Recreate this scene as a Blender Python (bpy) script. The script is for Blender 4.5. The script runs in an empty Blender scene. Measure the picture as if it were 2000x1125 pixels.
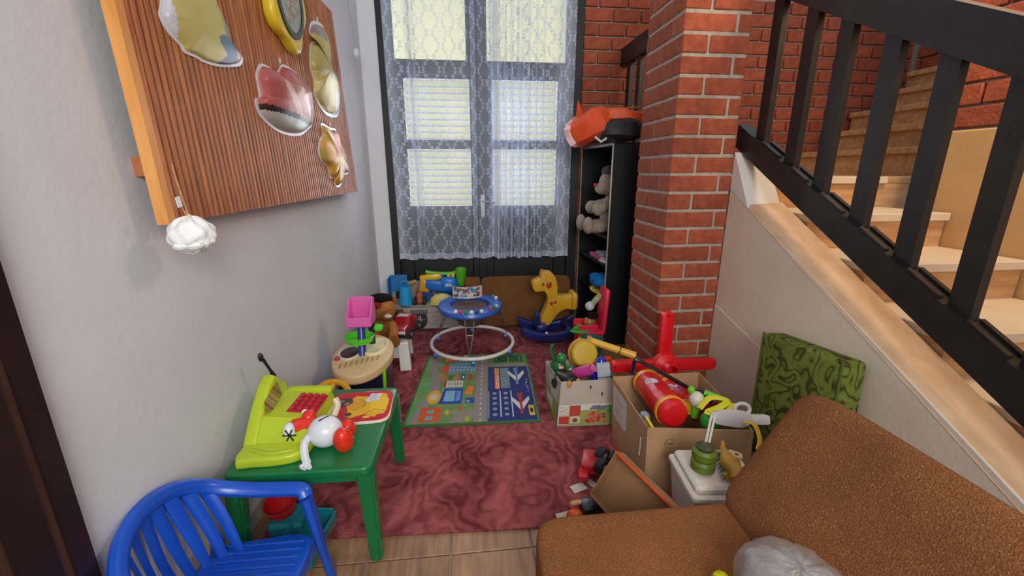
import bpy, bmesh, math, random
from mathutils import Vector, Matrix, Euler
random.seed(7)
R = math.radians
SC = bpy.context.scene
COL = SC.collection

# ---------------------------------------------------------------- camera, light, exposure
cam = bpy.data.objects.new('camera', bpy.data.cameras.new('camera'))
COL.objects.link(cam); SC.camera = cam
cam.data.sensor_width = 36; cam.data.sensor_fit = 'HORIZONTAL'; cam.data.lens = 15.03
cam.data.clip_start = .02
cam.location = (0, 0, 1.4)
cam.rotation_euler = (R(90 - 15.336), 0, R(-6.196))
vs = SC.view_settings
vs.view_transform = 'Standard'; vs.look = 'None'; vs.gamma = 1; vs.use_curve_mapping = False
vs.exposure = 0.68
world = bpy.data.worlds.new('world'); SC.world = world; world.use_nodes = True
wb = world.node_tree.nodes['Background']
wb.inputs[0].default_value = (.82, .88, 1.0, 1); wb.inputs[1].default_value = .36

def area(name, loc, target, sx, sy, power, col):
    l = bpy.data.lights.new(name, 'AREA'); l.shape = 'RECTANGLE'; l.size = sx; l.size_y = sy
    l.energy = power; l.color = col
    o = bpy.data.objects.new(name, l); COL.objects.link(o); o.location = loc
    d = Vector(target) - Vector(loc); o.rotation_euler = d.to_track_quat('-Z', 'Y').to_euler()
    return o
area('daylight_behind_door', (.17, 5.0, 1.7), (.17, 0, 1.2), 2.2, 2.8, 240, (.93, .97, 1.0))
area('fill_behind_camera', (.35, -1.7, 2.2), (-.45, 1.8, 1.15), 1.5, 1.3, 50, (1.0, .95, .88))  # soft fill added behind the camera, standing for an assumed, unseen window
area('stairwell_lamp', (2.15, 1.4, 2.95), (2.1, 1.9, 1.0), .5, .5, 16, (1.0, .72, .42))

# ---------------------------------------------------------------- helpers
def lin(c): return tuple((x / 12.92 if x <= .04045 else ((x + .055) / 1.055) ** 2.4) for x in c)
def hx(s): return lin(tuple(int(s[i:i + 2], 16) / 255 for i in (0, 2, 4)))
MATS = {}
def nodes(name):
    m = bpy.data.materials.new(name); m.use_nodes = True; nt = m.node_tree
    return m, nt, nt.nodes['Principled BSDF'], nt.nodes.new, nt.links.new
def mat(name, col, rough=.5, var=.1, scale=9., bump=0., bscale=60., metal=0., spec=.5, coat=0., detail=3., rnd=0., sub=0.):
    """plain coloured surface with soft noise variation"""
    if name in MATS: return MATS[name]
    m, nt, p, N, L = nodes(name)
    c = hx(col)
    tc = N('ShaderNodeTexCoord'); n = N('ShaderNodeTexNoise'); n.inputs['Scale'].default_value = scale; n.inputs['Detail'].default_value = detail
    L(tc.outputs['Object'], n.inputs['Vector'])
    r = N('ShaderNodeValToRGB'); r.color_ramp.elements[0].position = .3; r.color_ramp.elements[1].position = .7
    r.color_ramp.elements[0].color = (*[x * (1 - var) for x in c], 1); r.color_ramp.elements[1].color = (*[min(1, x * (1 + var)) for x in c], 1)
    L(n.outputs['Fac'], r.inputs['Fac'])
    out = r.outputs['Color']
    if rnd:
        oi = N('ShaderNodeObjectInfo'); hs = N('ShaderNodeHueSaturation'); mr = N('ShaderNodeMapRange')
        mr.inputs['To Min'].default_value = 1 - rnd; mr.inputs['To Max'].default_value = 1 + rnd
        L(oi.outputs['Random'], mr.inputs['Value']); L(mr.outputs['Result'], hs.inputs['Value']); L(out, hs.inputs['Color']); out = hs.outputs['Color']
    L(out, p.inputs['Base Color'])
    p.inputs['Roughness'].default_value = rough; p.inputs['Metallic'].default_value = metal
    p.inputs['Specular IOR Level'].default_value = spec; p.inputs['Coat Weight'].default_value = coat
    if sub:
        p.inputs['Subsurface Weight'].default_value = sub; p.inputs['Subsurface Scale'].default_value = .02
    if bump:
        b = N('ShaderNodeBump'); b.inputs['Strength'].default_value = bump; b.inputs['Distance'].default_value = .01
        n2 = N('ShaderNodeTexNoise'); n2.inputs['Scale'].default_value = bscale; n2.inputs['Detail'].default_value = 4
        L(tc.outputs['Object'], n2.inputs['Vector']); L(n2.outputs['Fac'], b.inputs['Height']); L(b.outputs['Normal'], p.inputs['Normal'])
    MATS[name] = m
    return m
def plastic(col, rough=.32): return mat('plastic_' + col, col, rough, .05, 5, coat=.15)
def plush(col): return mat('plush_' + col, col, .95, .18, 40, bump=.6, bscale=180, spec=.1)
def paper(col): return mat('paper_' + col, col, .8, .06, 6, spec=.2)
def attr_mat(name, rough=.7, metal=0., bump=0., bscale=200):
    if name in MATS: return MATS[name]
    m, nt, p, N, L = nodes(name)
    a = N('ShaderNodeAttribute'); a.attribute_name = 'Col'
    L(a.outputs['Color'], p.inputs['Base Color']); p.inputs['Roughness'].default_value = rough; p.inputs['Metallic'].default_value = metal
    if bump:
        tc = N('ShaderNodeTexCoord'); b = N('ShaderNodeBump'); b.inputs['Strength'].default_value = bump; b.inputs['Distance'].default_value = .01
        n2 = N('ShaderNodeTexNoise'); n2.inputs['Scale'].default_value = bscale
        L(tc.outputs['Object'], n2.inputs['Vector']); L(n2.outputs['Fac'], b.inputs['Height']); L(b.outputs['Normal'], p.inputs['Normal'])
    MATS[name] = m
    return m

class MB:
    """collects shapes into one mesh"""
    def __init__(s): s.bm = bmesh.new()
    def _add(s, vs, fs, M=None):
        bv = [s.bm.verts.new((M @ Vector(v)) if M else v) for v in vs]
        for f in fs:
            try: s.bm.faces.new([bv[i] for i in f])
            except ValueError: pass
        return s
    def box(s, c, d, bev=0., M=None, seg=1):
        t = bmesh.new(); bmesh.ops.create_cube(t, size=1)
        for v in t.verts: v.co = Vector((v.co.x * d[0], v.co.y * d[1], v.co.z * d[2]))
        if bev: bmesh.ops.bevel(t, geom=t.edges[:], offset=min(bev, .49 * min(d)), segments=seg, affect='EDGES', profile=.5)
        for v in t.verts: v.co += Vector(c)
        t.verts.index_update()
        s._add([v.co.copy() for v in t.verts], [[v.index for v in f.verts] for f in t.faces], M); t.free(); return s
    def cyl(s, p0, p1, r0, r1=None, n=18, M=None):
        p0, p1 = Vector(p0), Vector(p1); r1 = r0 if r1 is None else r1
        q = (p1 - p0).to_track_quat('Z', 'Y')
        vs = []
        for p, r in ((p0, r0), (p1, r1)):
            for i in range(n):
                a = 2 * math.pi * i / n; vs.append(p + q @ Vector((r * math.cos(a), r * math.sin(a), 0)))
        fs = [[i, (i + 1) % n, n + (i + 1) % n, n + i] for i in range(n)] + [list(range(n))[::-1], list(range(n, 2 * n))]
        return s._add(vs, fs, M)
    def tube(s, pts, r, n=8, closed=False, M=None, flat=1., up0=None):
        pts = [Vector(p) for p in pts]; k = len(pts); vs = []; up = Vector(up0) if up0 else None
        for i, p in enumerate(pts):
            a = pts[(i - 1) % k] if closed or i else p; b = pts[(i + 1) % k] if closed or i < k - 1 else p
            t = (b - a).normalized()
            if up is None: up = Vector((0, 0, 1)) if abs(t.z) < .9 else Vector((1, 0, 0))
            x = t.cross(up)
            if x.length < 1e-4: x = t.orthogonal()
            x.normalize(); y = x.cross(t).normalized(); up = y
            rr = r[i] if isinstance(r, (list, tuple)) else r
            for j in range(n):
                g = 2 * math.pi * j / n; vs.append(p + x * rr * math.cos(g) + y * rr * flat * math.sin(g))
        fs = []
        for i in range(k if closed else k - 1):
            a, b = i * n, ((i + 1) % k) * n
            fs += [[a + j, a + (j + 1) % n, b + (j + 1) % n, b + j] for j in range(n)]
        if not closed: fs += [list(range(n))[::-1], list(range((k - 1) * n, k * n))]
        return s._add(vs, fs, M)
    def lathe(s, prof, n=24, M=None):
        vs = []; k = len(prof)
        for r, z in prof:
            for i in range(n):
                a = 2 * math.pi * i / n; vs.append((max(r, 1e-5) * math.cos(a), max(r, 1e-5) * math.sin(a), z))
        fs = [[j * n + i, j * n + (i + 1) % n, (j + 1) * n + (i + 1) % n, (j + 1) * n + i] for j in range(k - 1) for i in range(n)]
        fs += [list(range(n))[::-1], list(range((k - 1) * n, k * n))]
        return s._add(vs, fs, M)
    def ell(s, c, r, e1=1., e2=1., nu=20, nv=12, M=None, fn=None):
        """superellipsoid: e<1 boxy, 1 round"""
        def pw(x, e): return math.copysign(abs(x) ** e, x)
        if not hasattr(r, '__len__'): r = (r, r, r)
        vs = []
        for j in range(nv + 1):
            b = -math.pi / 2 + math.pi * j / nv
            for i in range(nu):
                a = 2 * math.pi * i / nu
                v = Vector((r[0] * pw(math.cos(b), e1) * pw(math.cos(a), e2), r[1] * pw(math.cos(b), e1) * pw(math.sin(a), e2), r[2] * pw(math.sin(b), e1)))
                if fn: v = fn(v)
                vs.append(v + Vector(c))
        fs = [[j * nu + i, j * nu + (i + 1) % nu, (j + 1) * nu + (i + 1) % nu, (j + 1) * nu + i] for j in range(nv) for i in range(nu)]
        return s._add(vs, fs, M)
    def prism(s, poly, z0, z1, M=None, bev=0., seg=2):
        t = bmesh.new(); n = len(poly)
        a = [t.verts.new((p[0], p[1], z0)) for p in poly]; b = [t.verts.new((p[0], p[1], z1)) for p in poly]
        t.faces.new(a[::-1]); t.faces.new(b)
        for i in range(n): t.faces.new([a[i], a[(i + 1) % n], b[(i + 1) % n], b[i]])
        bmesh.ops.recalc_face_normals(t, faces=t.faces[:])
        if bev:
            es = [e for e in t.edges if abs(e.verts[0].co.z - e.verts[1].co.z) < 1e-6]
            bmesh.ops.bevel(t, geom=es, offset=bev, segments=seg, affect='EDGES', profile=.5)
        t.verts.index_update()
        s._add([v.co.copy() for v in t.verts], [[v.index for v in f.verts] for f in t.faces], M); t.free(); return s
    def quad(s, pts, M=None): return s._add(pts, [list(range(len(pts)))], M)
    def hexa(s, bot, top):
        """solid between two quads"""
        return s._add(list(bot) + list(top), [[3, 2, 1, 0], [4, 5, 6, 7]] + [[i, (i + 1) % 4, 4 + (i + 1) % 4, 4 + i] for i in range(4)])
    def mesh(s, name, smooth=35):
        bmesh.ops.remove_doubles(s.bm, verts=s.bm.verts[:], dist=1e-6)
        bmesh.ops.recalc_face_normals(s.bm, faces=s.bm.faces[:])
        me = bpy.data.meshes.new(name); s.bm.to_mesh(me); s.bm.free()
        if smooth:
            me.polygons.foreach_set('use_smooth', [True] * len(me.polygons)); me.set_sharp_from_angle(angle=R(smooth))
        return me
    def obj(s, name, m, parent=None, smooth=35, loc=None, rot=None):
        return link(name, s.mesh(name, smooth), m, parent, loc, rot)
def link(name, me, m, parent=None, loc=None, rot=None):
    if m is not None and not me.materials: me.materials.append(m)
    o = bpy.data.objects.new(name, me); COL.objects.link(o)
    if parent: o.parent = parent
    if loc: o.location = loc
    if rot: o.rotation_euler = rot
    return o
def tag(o, label, cat, group=None):
    o['label'] = label; o['category'] = cat
    if group: o['group'] = group
    return o
def struct(o, label=None):
    o['kind'] = 'structure'
    if label: o['label'] = label
    return o
def thing(name, label, cat, loc=(0, 0, 0), rz=0., group=None, rot=None):
    o = bpy.data.objects.new(name, None); COL.objects.link(o); o.empty_display_size = .05
    o.location = loc; o.rotation_euler = rot if rot else (0, 0, rz)
    return tag(o, label, cat, group)
def frame(o, ex, ey):
    """matrix with origin o and local x, y axes"""
    ex = Vector(ex).normalized(); ez = ex.cross(Vector(ey)).normalized(); ey = ez.cross(ex)
    M = Matrix((ex, ey, ez)).transposed().to_4x4(); M.translation = Vector(o); return M
def T(x=0, y=0, z=0): return Matrix.Translation((x, y, z))
def RX(a): return Matrix.Rotation(R(a), 4, 'X')
def RY(a): return Matrix.Rotation(R(a), 4, 'Y')
def RZ(a): return Matrix.Rotation(R(a), 4, 'Z')
def arc(cx, cy, r, a0, a1, n):
    return [(cx + r * math.cos(R(a0 + (a1 - a0) * i / n)), cy + r * math.sin(R(a0 + (a1 - a0) * i / n))) for i in range(n + 1)]
def rrect(w, h, r, n=5, cx=0, cy=0):
    p = []
    for sx, sy, a in ((1, -1, -90), (1, 1, 0), (-1, 1, 90), (-1, -1, 180)):
        p += arc(cx + sx * (w / 2 - r), cy + sy * (h / 2 - r), r, a, a + 90, n)
    return p
def smooth_path(P, n=6, closed=False):
    """Catmull-Rom through points"""
    P = [Vector(p) for p in P]; k = len(P); out = []
    for i in range(k if closed else k - 1):
        if closed: a, b, c, d = P[i - 1], P[i], P[(i + 1) % k], P[(i + 2) % k]
        else: a, b, c, d = P[max(i - 1, 0)], P[i], P[i + 1], P[min(i + 2, k - 1)]
        for j in range(n):
            t = j / n
            out.append(.5 * ((2 * b) + (c - a) * t + (2 * a - 5 * b + 4 * c - d) * t * t + (3 * b - a - 3 * c + d) * t ** 3))
    if not closed: out.append(P[-1])
    return out
# ---- flat print: colours painted per vertex of a fine grid
FONT = {'A': '01110 10001 10001 11111 10001 10001 10001', 'I': '111 010 010 010 010 010 111', 'R': '11110 10001 10001 11110 10100 10010 10001', 'P': '11110 10001 10001 11110 10000 10000 10000',
        'O': '01110 10001 10001 10001 10001 10001 01110', 'T': '11111 00100 00100 00100 00100 00100 00100', '4': '00010 00110 01010 10010 11111 00010 00010', 'H': '10001 10001 10001 11111 10001 10001 10001',
        'E': '11111 10000 10000 11110 10000 10000 11111', 'L': '10000 10000 10000 10000 10000 10000 11111', 'S': '01111 10000 10000 01110 00001 00001 11110', 'F': '11111 10000 10000 11110 10000 10000 10000'}
class Canvas:
    def __init__(s, nu, nv, base):
        s.nu, s.nv = nu, nv; s.px = [[hx(base)] * nu for _ in range(nv)]
    def fill(s, test, u0, u1, v0, v1, col):
        c = hx(col)
        for j in range(max(0, int(v0 * s.nv)), min(s.nv, int(v1 * s.nv) + 1)):
            for i in range(max(0, int(u0 * s.nu)), min(s.nu, int(u1 * s.nu) + 1)):
                if test((i + .5) / s.nu, (j + .5) / s.nv): s.px[j][i] = c
    def rect(s, u0, v0, u1, v1, col): s.fill(lambda u, v: u0 <= u <= u1 and v0 <= v <= v1, u0, u1, v0, v1, col)
    def ell(s, cu, cv, ru, rv, col): s.fill(lambda u, v: ((u - cu) / ru) ** 2 + ((v - cv) / rv) ** 2 <= 1, cu - ru, cu + ru, cv - rv, cv + rv, col)
    def poly(s, P, col):
        def t(u, v):
            r = False; k = len(P)
            for a in range(k):
                (x0, y0), (x1, y1) = P[a], P[a - 1]
                if (y0 > v) != (y1 > v) and u < (x1 - x0) * (v - y0) / (y1 - y0) + x0: r = not r
            return r
        s.fill(t, min(p[0] for p in P), max(p[0] for p in P), min(p[1] for p in P), max(p[1] for p in P), col)
    def line(s, P, w, col):
        def t(u, v):
            for (x0, y0), (x1, y1) in zip(P, P[1:]):
                dx, dy = x1 - x0, y1 - y0; q = max(0, min(1, ((u - x0) * dx + (v - y0) * dy) / (dx * dx + dy * dy + 1e-9)))
                if math.hypot(u - x0 - q * dx, v - y0 - q * dy) < w / 2: return True
            return False
        s.fill(t, min(p[0] for p in P) - w, max(p[0] for p in P) + w, min(p[1] for p in P) - w, max(p[1] for p in P) + w, col)
    def text(s, word, u, v, ch, cw, col, up=False):
        """letters from (u,v); up=True runs along +v (letters turned a quarter)"""
        k = 0
        for L_ in word:
            rows = FONT[L_].split(); w = len(rows[0])
            for j, row in enumerate(rows):
                for i, b in enumerate(row):
                    if b == '1':
                        a0 = (k + i) * cw; b0 = (6 - j) * ch
                        if up: s.rect(u - b0 - ch, v + a0, u - b0, v + a0 + cw, col)
                        else: s.rect(u + a0, v + b0, u + a0 + cw, v + b0 + ch, col)
            k += w + 1
    def speckle(s, amt):
        for row in s.px:
            for i in range(len(row)):
                f = 1 + random.uniform(-amt, amt); row[i] = tuple(min(1, c * f) for c in row[i])
    def sheet(s, name, fpos, m, parent=None, thick=None):
        """grid mesh; fpos(u,v)->point; every quad one flat colour"""
        nu, nv = s.nu, s.nv
        vs = [fpos(i / nu, j / nv) for j in range(nv + 1) for i in range(nu + 1)]
        fs = [[j * (nu + 1) + i, j * (nu + 1) + i + 1, (j + 1) * (nu + 1) + i + 1, (j + 1) * (nu + 1) + i] for j in range(nv) for i in range(nu)]
        me = bpy.data.meshes.new(name)
        cols = [s.px[j][i] for j in range(nv) for i in range(nu)]
        if thick:   # closed slab: skirt and underside
            d = Vector(thick); edge = [i for i in range(nu + 1)] + [j * (nu + 1) + nu for j in range(1, nv + 1)] + [nv * (nu + 1) + i for i in range(nu - 1, -1, -1)] + [j * (nu + 1) for j in range(nv - 1, 0, -1)]
            b = len(vs); vs += [Vector(vs[e]) + d for e in edge]; k = len(edge)
            for i in range(k):
                fs.append([edge[i], b + i, b + (i + 1) % k, edge[(i + 1) % k]])
                e = edge[i]; cols.append(s.px[min(nv - 1, e // (nu + 1))][min(nu - 1, e % (nu + 1))])
            fs.append([b + i for i in range(k)][::-1]); cols.append(s.px[0][0])
        me.from_pydata([tuple(v) for v in vs], [], fs)
        at = me.color_attributes.new('Col', 'FLOAT_COLOR', 'CORNER')
        data = []
        for f, c in zip(fs, cols): data += [c[0], c[1], c[2], 1.] * len(f)
        at.data.foreach_set('color', data)
        return link(name, me, m, parent)
def puff(name, outline, depth, colfn, M, m, parent, rim=.93, rings=20, thick=.004):
    """inflated foil shape: flat welded rim, domed middle; colfn(u,v) colours it"""
    n = len(outline); cx = sum(p[0] for p in outline) / n; cy = sum(p[1] for p in outline) / n
    x0, x1 = min(p[0] for p in outline), max(p[0] for p in outline); y0, y1 = min(p[1] for p in outline), max(p[1] for p in outline)
    sc = [1.] + [rim * (1 - (i / rings)) for i in range(rings)] + [.02]
    vs, cl = [], []
    for k, q in enumerate(sc):
        h = 0 if k < 2 else depth * math.sqrt(max(0, 1 - (q / rim) ** 2))
        for i, (x, y) in enumerate(outline):
            wr = 1 + (.05 * math.sin(i * .55) * (q ** 2) if k > 1 else 0)
            vs.append(M @ Vector((cx + (x - cx) * q, cy + (y - cy) * q, thick + h * wr)))
            cl.append('d9d9de' if k < 2 else None)
    fs = [[k * n + i, k * n + (i + 1) % n, (k + 1) * n + (i + 1) % n, (k + 1) * n + i] for k in range(len(sc) - 1) for i in range(n)]
    fs.append([(len(sc) - 1) * n + i for i in range(n)])
    b = len(vs); vs += [M @ Vector((x, y, 0)) for x, y in outline]; cl += ['d9d9de'] * n
    fs += [[i, b + i, b + (i + 1) % n, (i + 1) % n] for i in range(n)] + [[b + i for i in range(n)][::-1]]
    me = bpy.data.meshes.new(name); me.from_pydata([tuple(v) for v in vs], [], fs)
    at = me.color_attributes.new('Col', 'FLOAT_COLOR', 'CORNER'); d = []; Mi = M.inverted(); memo = {}
    for f in fs:
        if all(cl[i] for i in f): c = 'd9d9de'
        else:
            w = Mi @ (sum((vs[i] for i in f), Vector()) / len(f)); c = colfn((w.x - x0) / (x1 - x0), (w.y - y0) / (y1 - y0))
        if c not in memo: memo[c] = hx(c)
        d += [*memo[c], 1.] * len(f)
    at.data.foreach_set('color', d)
    me.polygons.foreach_set('use_smooth', [True] * len(me.polygons)); me.set_sharp_from_angle(angle=R(50))
    return link(name, me, m, parent)

# ---------------------------------------------------------------- special materials
def chain(nt):
    N, L = nt.nodes.new, nt.links.new
    def m(op, a, b=None, c=None):
        n = N('ShaderNodeMath'); n.operation = op
        for i, x in enumerate((a, b, c)):
            if x is None: continue
            if isinstance(x, (int, float)): n.inputs[i].default_value = x
            else: L(x, n.inputs[i])
        return n.outputs[0]
    return m
def make_lace():
    m, nt, p, N, L = nodes('lace_curtain'); q = chain(nt)
    tc = N('ShaderNodeTexCoord'); sp = N('ShaderNodeSeparateXYZ'); L(tc.outputs['UV'], sp.inputs[0])
    x, z = sp.outputs[0], sp.outputs[1]
    PX, PZ = .082, .030
    col = q('FLOOR', q('DIVIDE', x, PX)); row = q('FLOOR', q('DIVIDE', z, PZ))
    off = q('MULTIPLY', q('SINE', q('ADD', q('MULTIPLY', row, 1.0472), q('MULTIPLY', col, 3.14159))), .022)
    dx = q('SUBTRACT', q('SUBTRACT', x, q('MULTIPLY', q('ADD', col, .5), PX)), off)
    dz = q('SUBTRACT', z, q('MULTIPLY', q('ADD', row, .5), PZ))
    d = q('SQRT', q('ADD', q('MULTIPLY', dx, dx), q('MULTIPLY', dz, dz)))
    ring = q('LESS_THAN', q('ABSOLUTE', q('SUBTRACT', d, .0095)), .0036)
    nz = N('ShaderNodeTexNoise'); nz.inputs['Scale'].default_value = 55; L(tc.outputs['UV'], nz.inputs['Vector'])
    hem = q('LESS_THAN', z, .055)
    dens = N('ShaderNodeAttribute'); dens.attribute_name = 'gather'
    op = q('MINIMUM', q('ADD', q('ADD', q('ADD', q('ADD', .20, q('MULTIPLY', dens.outputs['Fac'], .5)), q('MULTIPLY', ring, .42)), q('MULTIPLY', hem, .3)), q('MULTIPLY', nz.outputs['Fac'], .12)), .92)
    tr = N('ShaderNodeBsdfTransparent'); df = N('ShaderNodeBsdfDiffuse'); tl = N('ShaderNodeBsdfTranslucent'); a = N('ShaderNodeMixShader'); b = N('ShaderNodeMixShader')
    df.inputs[0].default_value = (.72, .79, .95, 1); tl.inputs[0].default_value = (.82, .85, .92, 1); a.inputs[0].default_value = .10  # white cloth tinted blue, so sky light is put into its colour
    L(df.outputs[0], a.inputs[1]); L(tl.outputs[0], a.inputs[2]); L(op, b.inputs[0]); L(tr.outputs[0], b.inputs[1]); L(a.outputs[0], b.inputs[2])
    L(b.outputs[0], nt.nodes['Material Output'].inputs[0]); return m
def make_shutter(name, col, fac):
    m, nt, p, N, L = nodes(name)
    df = N('ShaderNodeBsdfDiffuse'); tl = N('ShaderNodeBsdfTranslucent'); a = N('ShaderNodeMixShader')
    df.inputs[0].default_value = (*hx(col), 1); tl.inputs[0].default_value = (*hx(col), 1); a.inputs[0].default_value = fac
    L(df.outputs[0], a.inputs[1]); L(tl.outputs[0], a.inputs[2]); L(a.outputs[0], nt.nodes['Material Output'].inputs[0]); return m
def make_glass(name, tint=(.95, .97, 1, 1), gl=.006):
    m, nt, p, N, L = nodes(name)
    tr = N('ShaderNodeBsdfTransparent'); g = N('ShaderNodeBsdfGlossy'); a = N('ShaderNodeMixShader'); a.inputs[0].default_value = gl
    tr.inputs[0].default_value = tint; g.inputs['Roughness'].default_value = .05
    L(tr.outputs[0], a.inputs[1]); L(g.outputs[0], a.inputs[2]); L(a.outputs[0], nt.nodes['Material Output'].inputs[0]); return m
def make_wood(name, c0, c1, axis, scale=6., stretch=14., rough=.5, rnd=.12, spec=.4):
    m, nt, p, N, L = nodes(name)
    tc = N('ShaderNodeTexCoord'); mp = N('ShaderNodeMapping'); s = [stretch] * 3; s[axis] = 1.; mp.inputs['Scale'].default_value = s
    oi = N('ShaderNodeObjectInfo'); va = N('ShaderNodeVectorMath'); va.operation = 'SCALE'; va.inputs[0].default_value = (7, 5, 3); L(oi.outputs['Random'], va.inputs['Scale'])
    ad = N('ShaderNodeVectorMath'); L(tc.outputs['Object'], ad.inputs[0]); L(va.outputs[0], ad.inputs[1]); L(ad.outputs[0], mp.inputs['Vector'])
    n = N('ShaderNodeTexNoise'); n.inputs['Scale'].default_value = scale; n.inputs['Detail'].default_value = 5; L(mp.outputs[0], n.inputs['Vector'])
    r = N('ShaderNodeValToRGB'); r.color_ramp.elements[0].position = .3; r.color_ramp.elements[1].position = .7
    r.color_ramp.elements[0].color = (*hx(c0), 1); r.color_ramp.elements[1].color = (*hx(c1), 1); L(n.outputs['Fac'], r.inputs[0])
    hs = N('ShaderNodeHueSaturation'); mr = N('ShaderNodeMapRange'); mr.inputs['To Min'].default_value = 1 - rnd; mr.inputs['To Max'].default_value = 1 + rnd
    L(oi.outputs['Random'], mr.inputs[0]); L(mr.outputs[0], hs.inputs['Value']); L(r.outputs[0], hs.inputs['Color']); L(hs.outputs[0], p.inputs['Base Color'])
    p.inputs['Roughness'].default_value = rough; p.inputs['Specular IOR Level'].default_value = spec; return m
def make_rug():
    m, nt, p, N, L = nodes('red_rug_pile')
    tc = N('ShaderNodeTexCoord'); n = N('ShaderNodeTexNoise'); n.inputs['Scale'].default_value = 3.2; n.inputs['Detail'].default_value = 6; n.inputs['Distortion'].default_value = 2.2
    L(tc.outputs['Object'], n.inputs['Vector'])
    w = N('ShaderNodeTexWave'); w.inputs['Scale'].default_value = 3.2; w.inputs['Distortion'].default_value = 22; w.inputs['Detail'].default_value = 3; w.inputs['Detail Scale'].default_value = 1.3; L(tc.outputs['Object'], w.inputs['Vector'])
    mx = N('ShaderNodeMath'); mx.operation = 'MULTIPLY_ADD'; mx.inputs[1].default_value = .20; L(w.outputs['Fac'], mx.inputs[0]); L(n.outputs['Fac'], mx.inputs[2])
    r = N('ShaderNodeValToRGB'); e = r.color_ramp.elements; e[0].position = .36; e[1].position = .82
    e[0].color = (*hx('692c31'), 1); e[1].color = (*hx('b26063'), 1); L(mx.outputs[0], r.inputs[0]); L(r.outputs[0], p.inputs['Base Color'])
    f = N('ShaderNodeTexNoise'); f.inputs['Scale'].default_value = 160; f.inputs['Detail'].default_value = 3; L(tc.outputs['Object'], f.inputs['Vector'])
    ad = N('ShaderNodeMath'); ad.operation = 'MULTIPLY_ADD'; ad.inputs[1].default_value = .35; L(w.outputs['Fac'], ad.inputs[0]); L(f.outputs['Fac'], ad.inputs[2])
    b = N('ShaderNodeBump'); b.inputs['Strength'].default_value = .8; b.inputs['Distance'].default_value = .012; L(ad.outputs[0], b.inputs['Height']); L(b.outputs[0], p.inputs['Normal'])
    p.inputs['Roughness'].default_value = .95; p.inputs['Specular IOR Level'].default_value = .1; return m
def make_sofa():
    m, nt, p, N, L = nodes('brown_boucle')
    tc = N('ShaderNodeTexCoord'); n = N('ShaderNodeTexNoise'); n.inputs['Scale'].default_value = 260; n.inputs['Detail'].default_value = 3; L(tc.outputs['Object'], n.inputs['Vector'])
    n2 = N('ShaderNodeTexNoise'); n2.inputs['Scale'].default_value = 7; L(tc.outputs['Object'], n2.inputs['Vector'])
    r = N('ShaderNodeValToRGB'); e = r.color_ramp.elements; e[0].position = .3; e[0].color = (*hx('7a4a2c'), 1); e[1].position = .64; e[1].color = (*hx('a26a40'), 1)
    k = e.new(.73); k.color = (*hx('c9a070'), 1); L(n.outputs['Fac'], r.inputs[0])
    mx = N('ShaderNodeMixRGB'); mx.blend_type = 'MULTIPLY'; mx.inputs[0].default_value = .45; L(r.outputs[0], mx.inputs[1]); L(n2.outputs['Fac'], mx.inputs[2])
    L(mx.outputs[0], p.inputs['Base Color'])
    b = N('ShaderNodeBump'); b.inputs['Strength'].default_value = .7; b.inputs['Distance'].default_value = .006; L(n.outputs['Fac'], b.inputs['Height']); L(b.outputs[0], p.inputs['Normal'])
    p.inputs['Roughness'].default_value = .9; p.inputs['Specular IOR Level'].default_value = .15; return m
def make_green_pattern():
    m, nt, p, N, L = nodes('green_figured_fabric')
    tc = N('ShaderNodeTexCoord'); n = N('ShaderNodeTexNoise'); n.inputs['Scale'].default_value = 9.; n.inputs['Detail'].default_value = 1.2; n.inputs['Distortion'].default_value = .6; L(tc.outputs['Object'], n.inputs['Vector'])
    w = N('ShaderNodeMath'); w.operation = 'MULTIPLY'; w.inputs[1].default_value = 6.; L(n.outputs['Fac'], w.inputs[0]); fr = N('ShaderNodeMath'); fr.operation = 'FRACT'; L(w.outputs[0], fr.inputs[0])
    r = N('ShaderNodeValToRGB'); e = r.color_ramp.elements; e[0].position = 0; e[0].color = (*hx('443f20'), 1); e[1].position = 1; e[1].color = (*hx('454520'), 1)
    for ps, c in ((.08, '524a28'), (.2, '6e7c34'), (.5, '7f8e40'), (.85, '72803a'), (.94, '5c6628')): k = e.new(ps); k.color = (*hx(c), 1)
    L(fr.outputs[0], r.inputs[0])
    f = N('ShaderNodeTexNoise'); f.inputs['Scale'].default_value = 220; L(tc.outputs['Object'], f.inputs['Vector'])
    mx = N('ShaderNodeMixRGB'); mx.blend_type = 'MULTIPLY'; mx.inputs[0].default_value = .5; L(r.outputs[0], mx.inputs[1]); L(f.outputs['Fac'], mx.inputs[2]); L(mx.outputs[0], p.inputs['Base Color'])
    b = N('ShaderNodeBump'); b.inputs['Strength'].default_value = .5; b.inputs['Distance'].default_value = .006; L(f.outputs['Fac'], b.inputs['Height']); L(b.outputs[0], p.inputs['Normal'])
    p.inputs['Roughness'].default_value = .95; p.inputs['Specular IOR Level'].default_value = .1; return m
M_PLASTER = mat('white_plaster', 'cfcfd4', .85, .05, 2.2, bump=.12, bscale=40, spec=.25)
M_PLASTER2 = mat('stair_plaster', 'dbcab8', .85, .07, 3, bump=.15, bscale=50, spec=.25)
M_CAP = make_wood('warm_capping', 'c09c78', 'd8b896', 1, 3, 5, .5)
M_BLACKWOOD = mat('black_stained_wood', '1b1817', .42, .3, 12, bump=.1, bscale=90)
M_DARKDOOR = mat('black_door_paint', '17181c', .45, .15, 6)
M_BRICK = mat('red_brick', '9c5038', .85, .22, 22, bump=.5, bscale=70, rnd=.17, spec=.25, detail=5)
M_MORTAR = mat('mortar', 'a89e92', .95, .15, 30, bump=.4, bscale=90, spec=.1)
M_STAIR = make_wood('warm_stone_step', 'b98656', 'd6ab7c', 0, 4, 6, .5, .06)
M_CARD = mat('cardboard', 'b08c69', .85, .07, 14, spec=.2)
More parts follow.
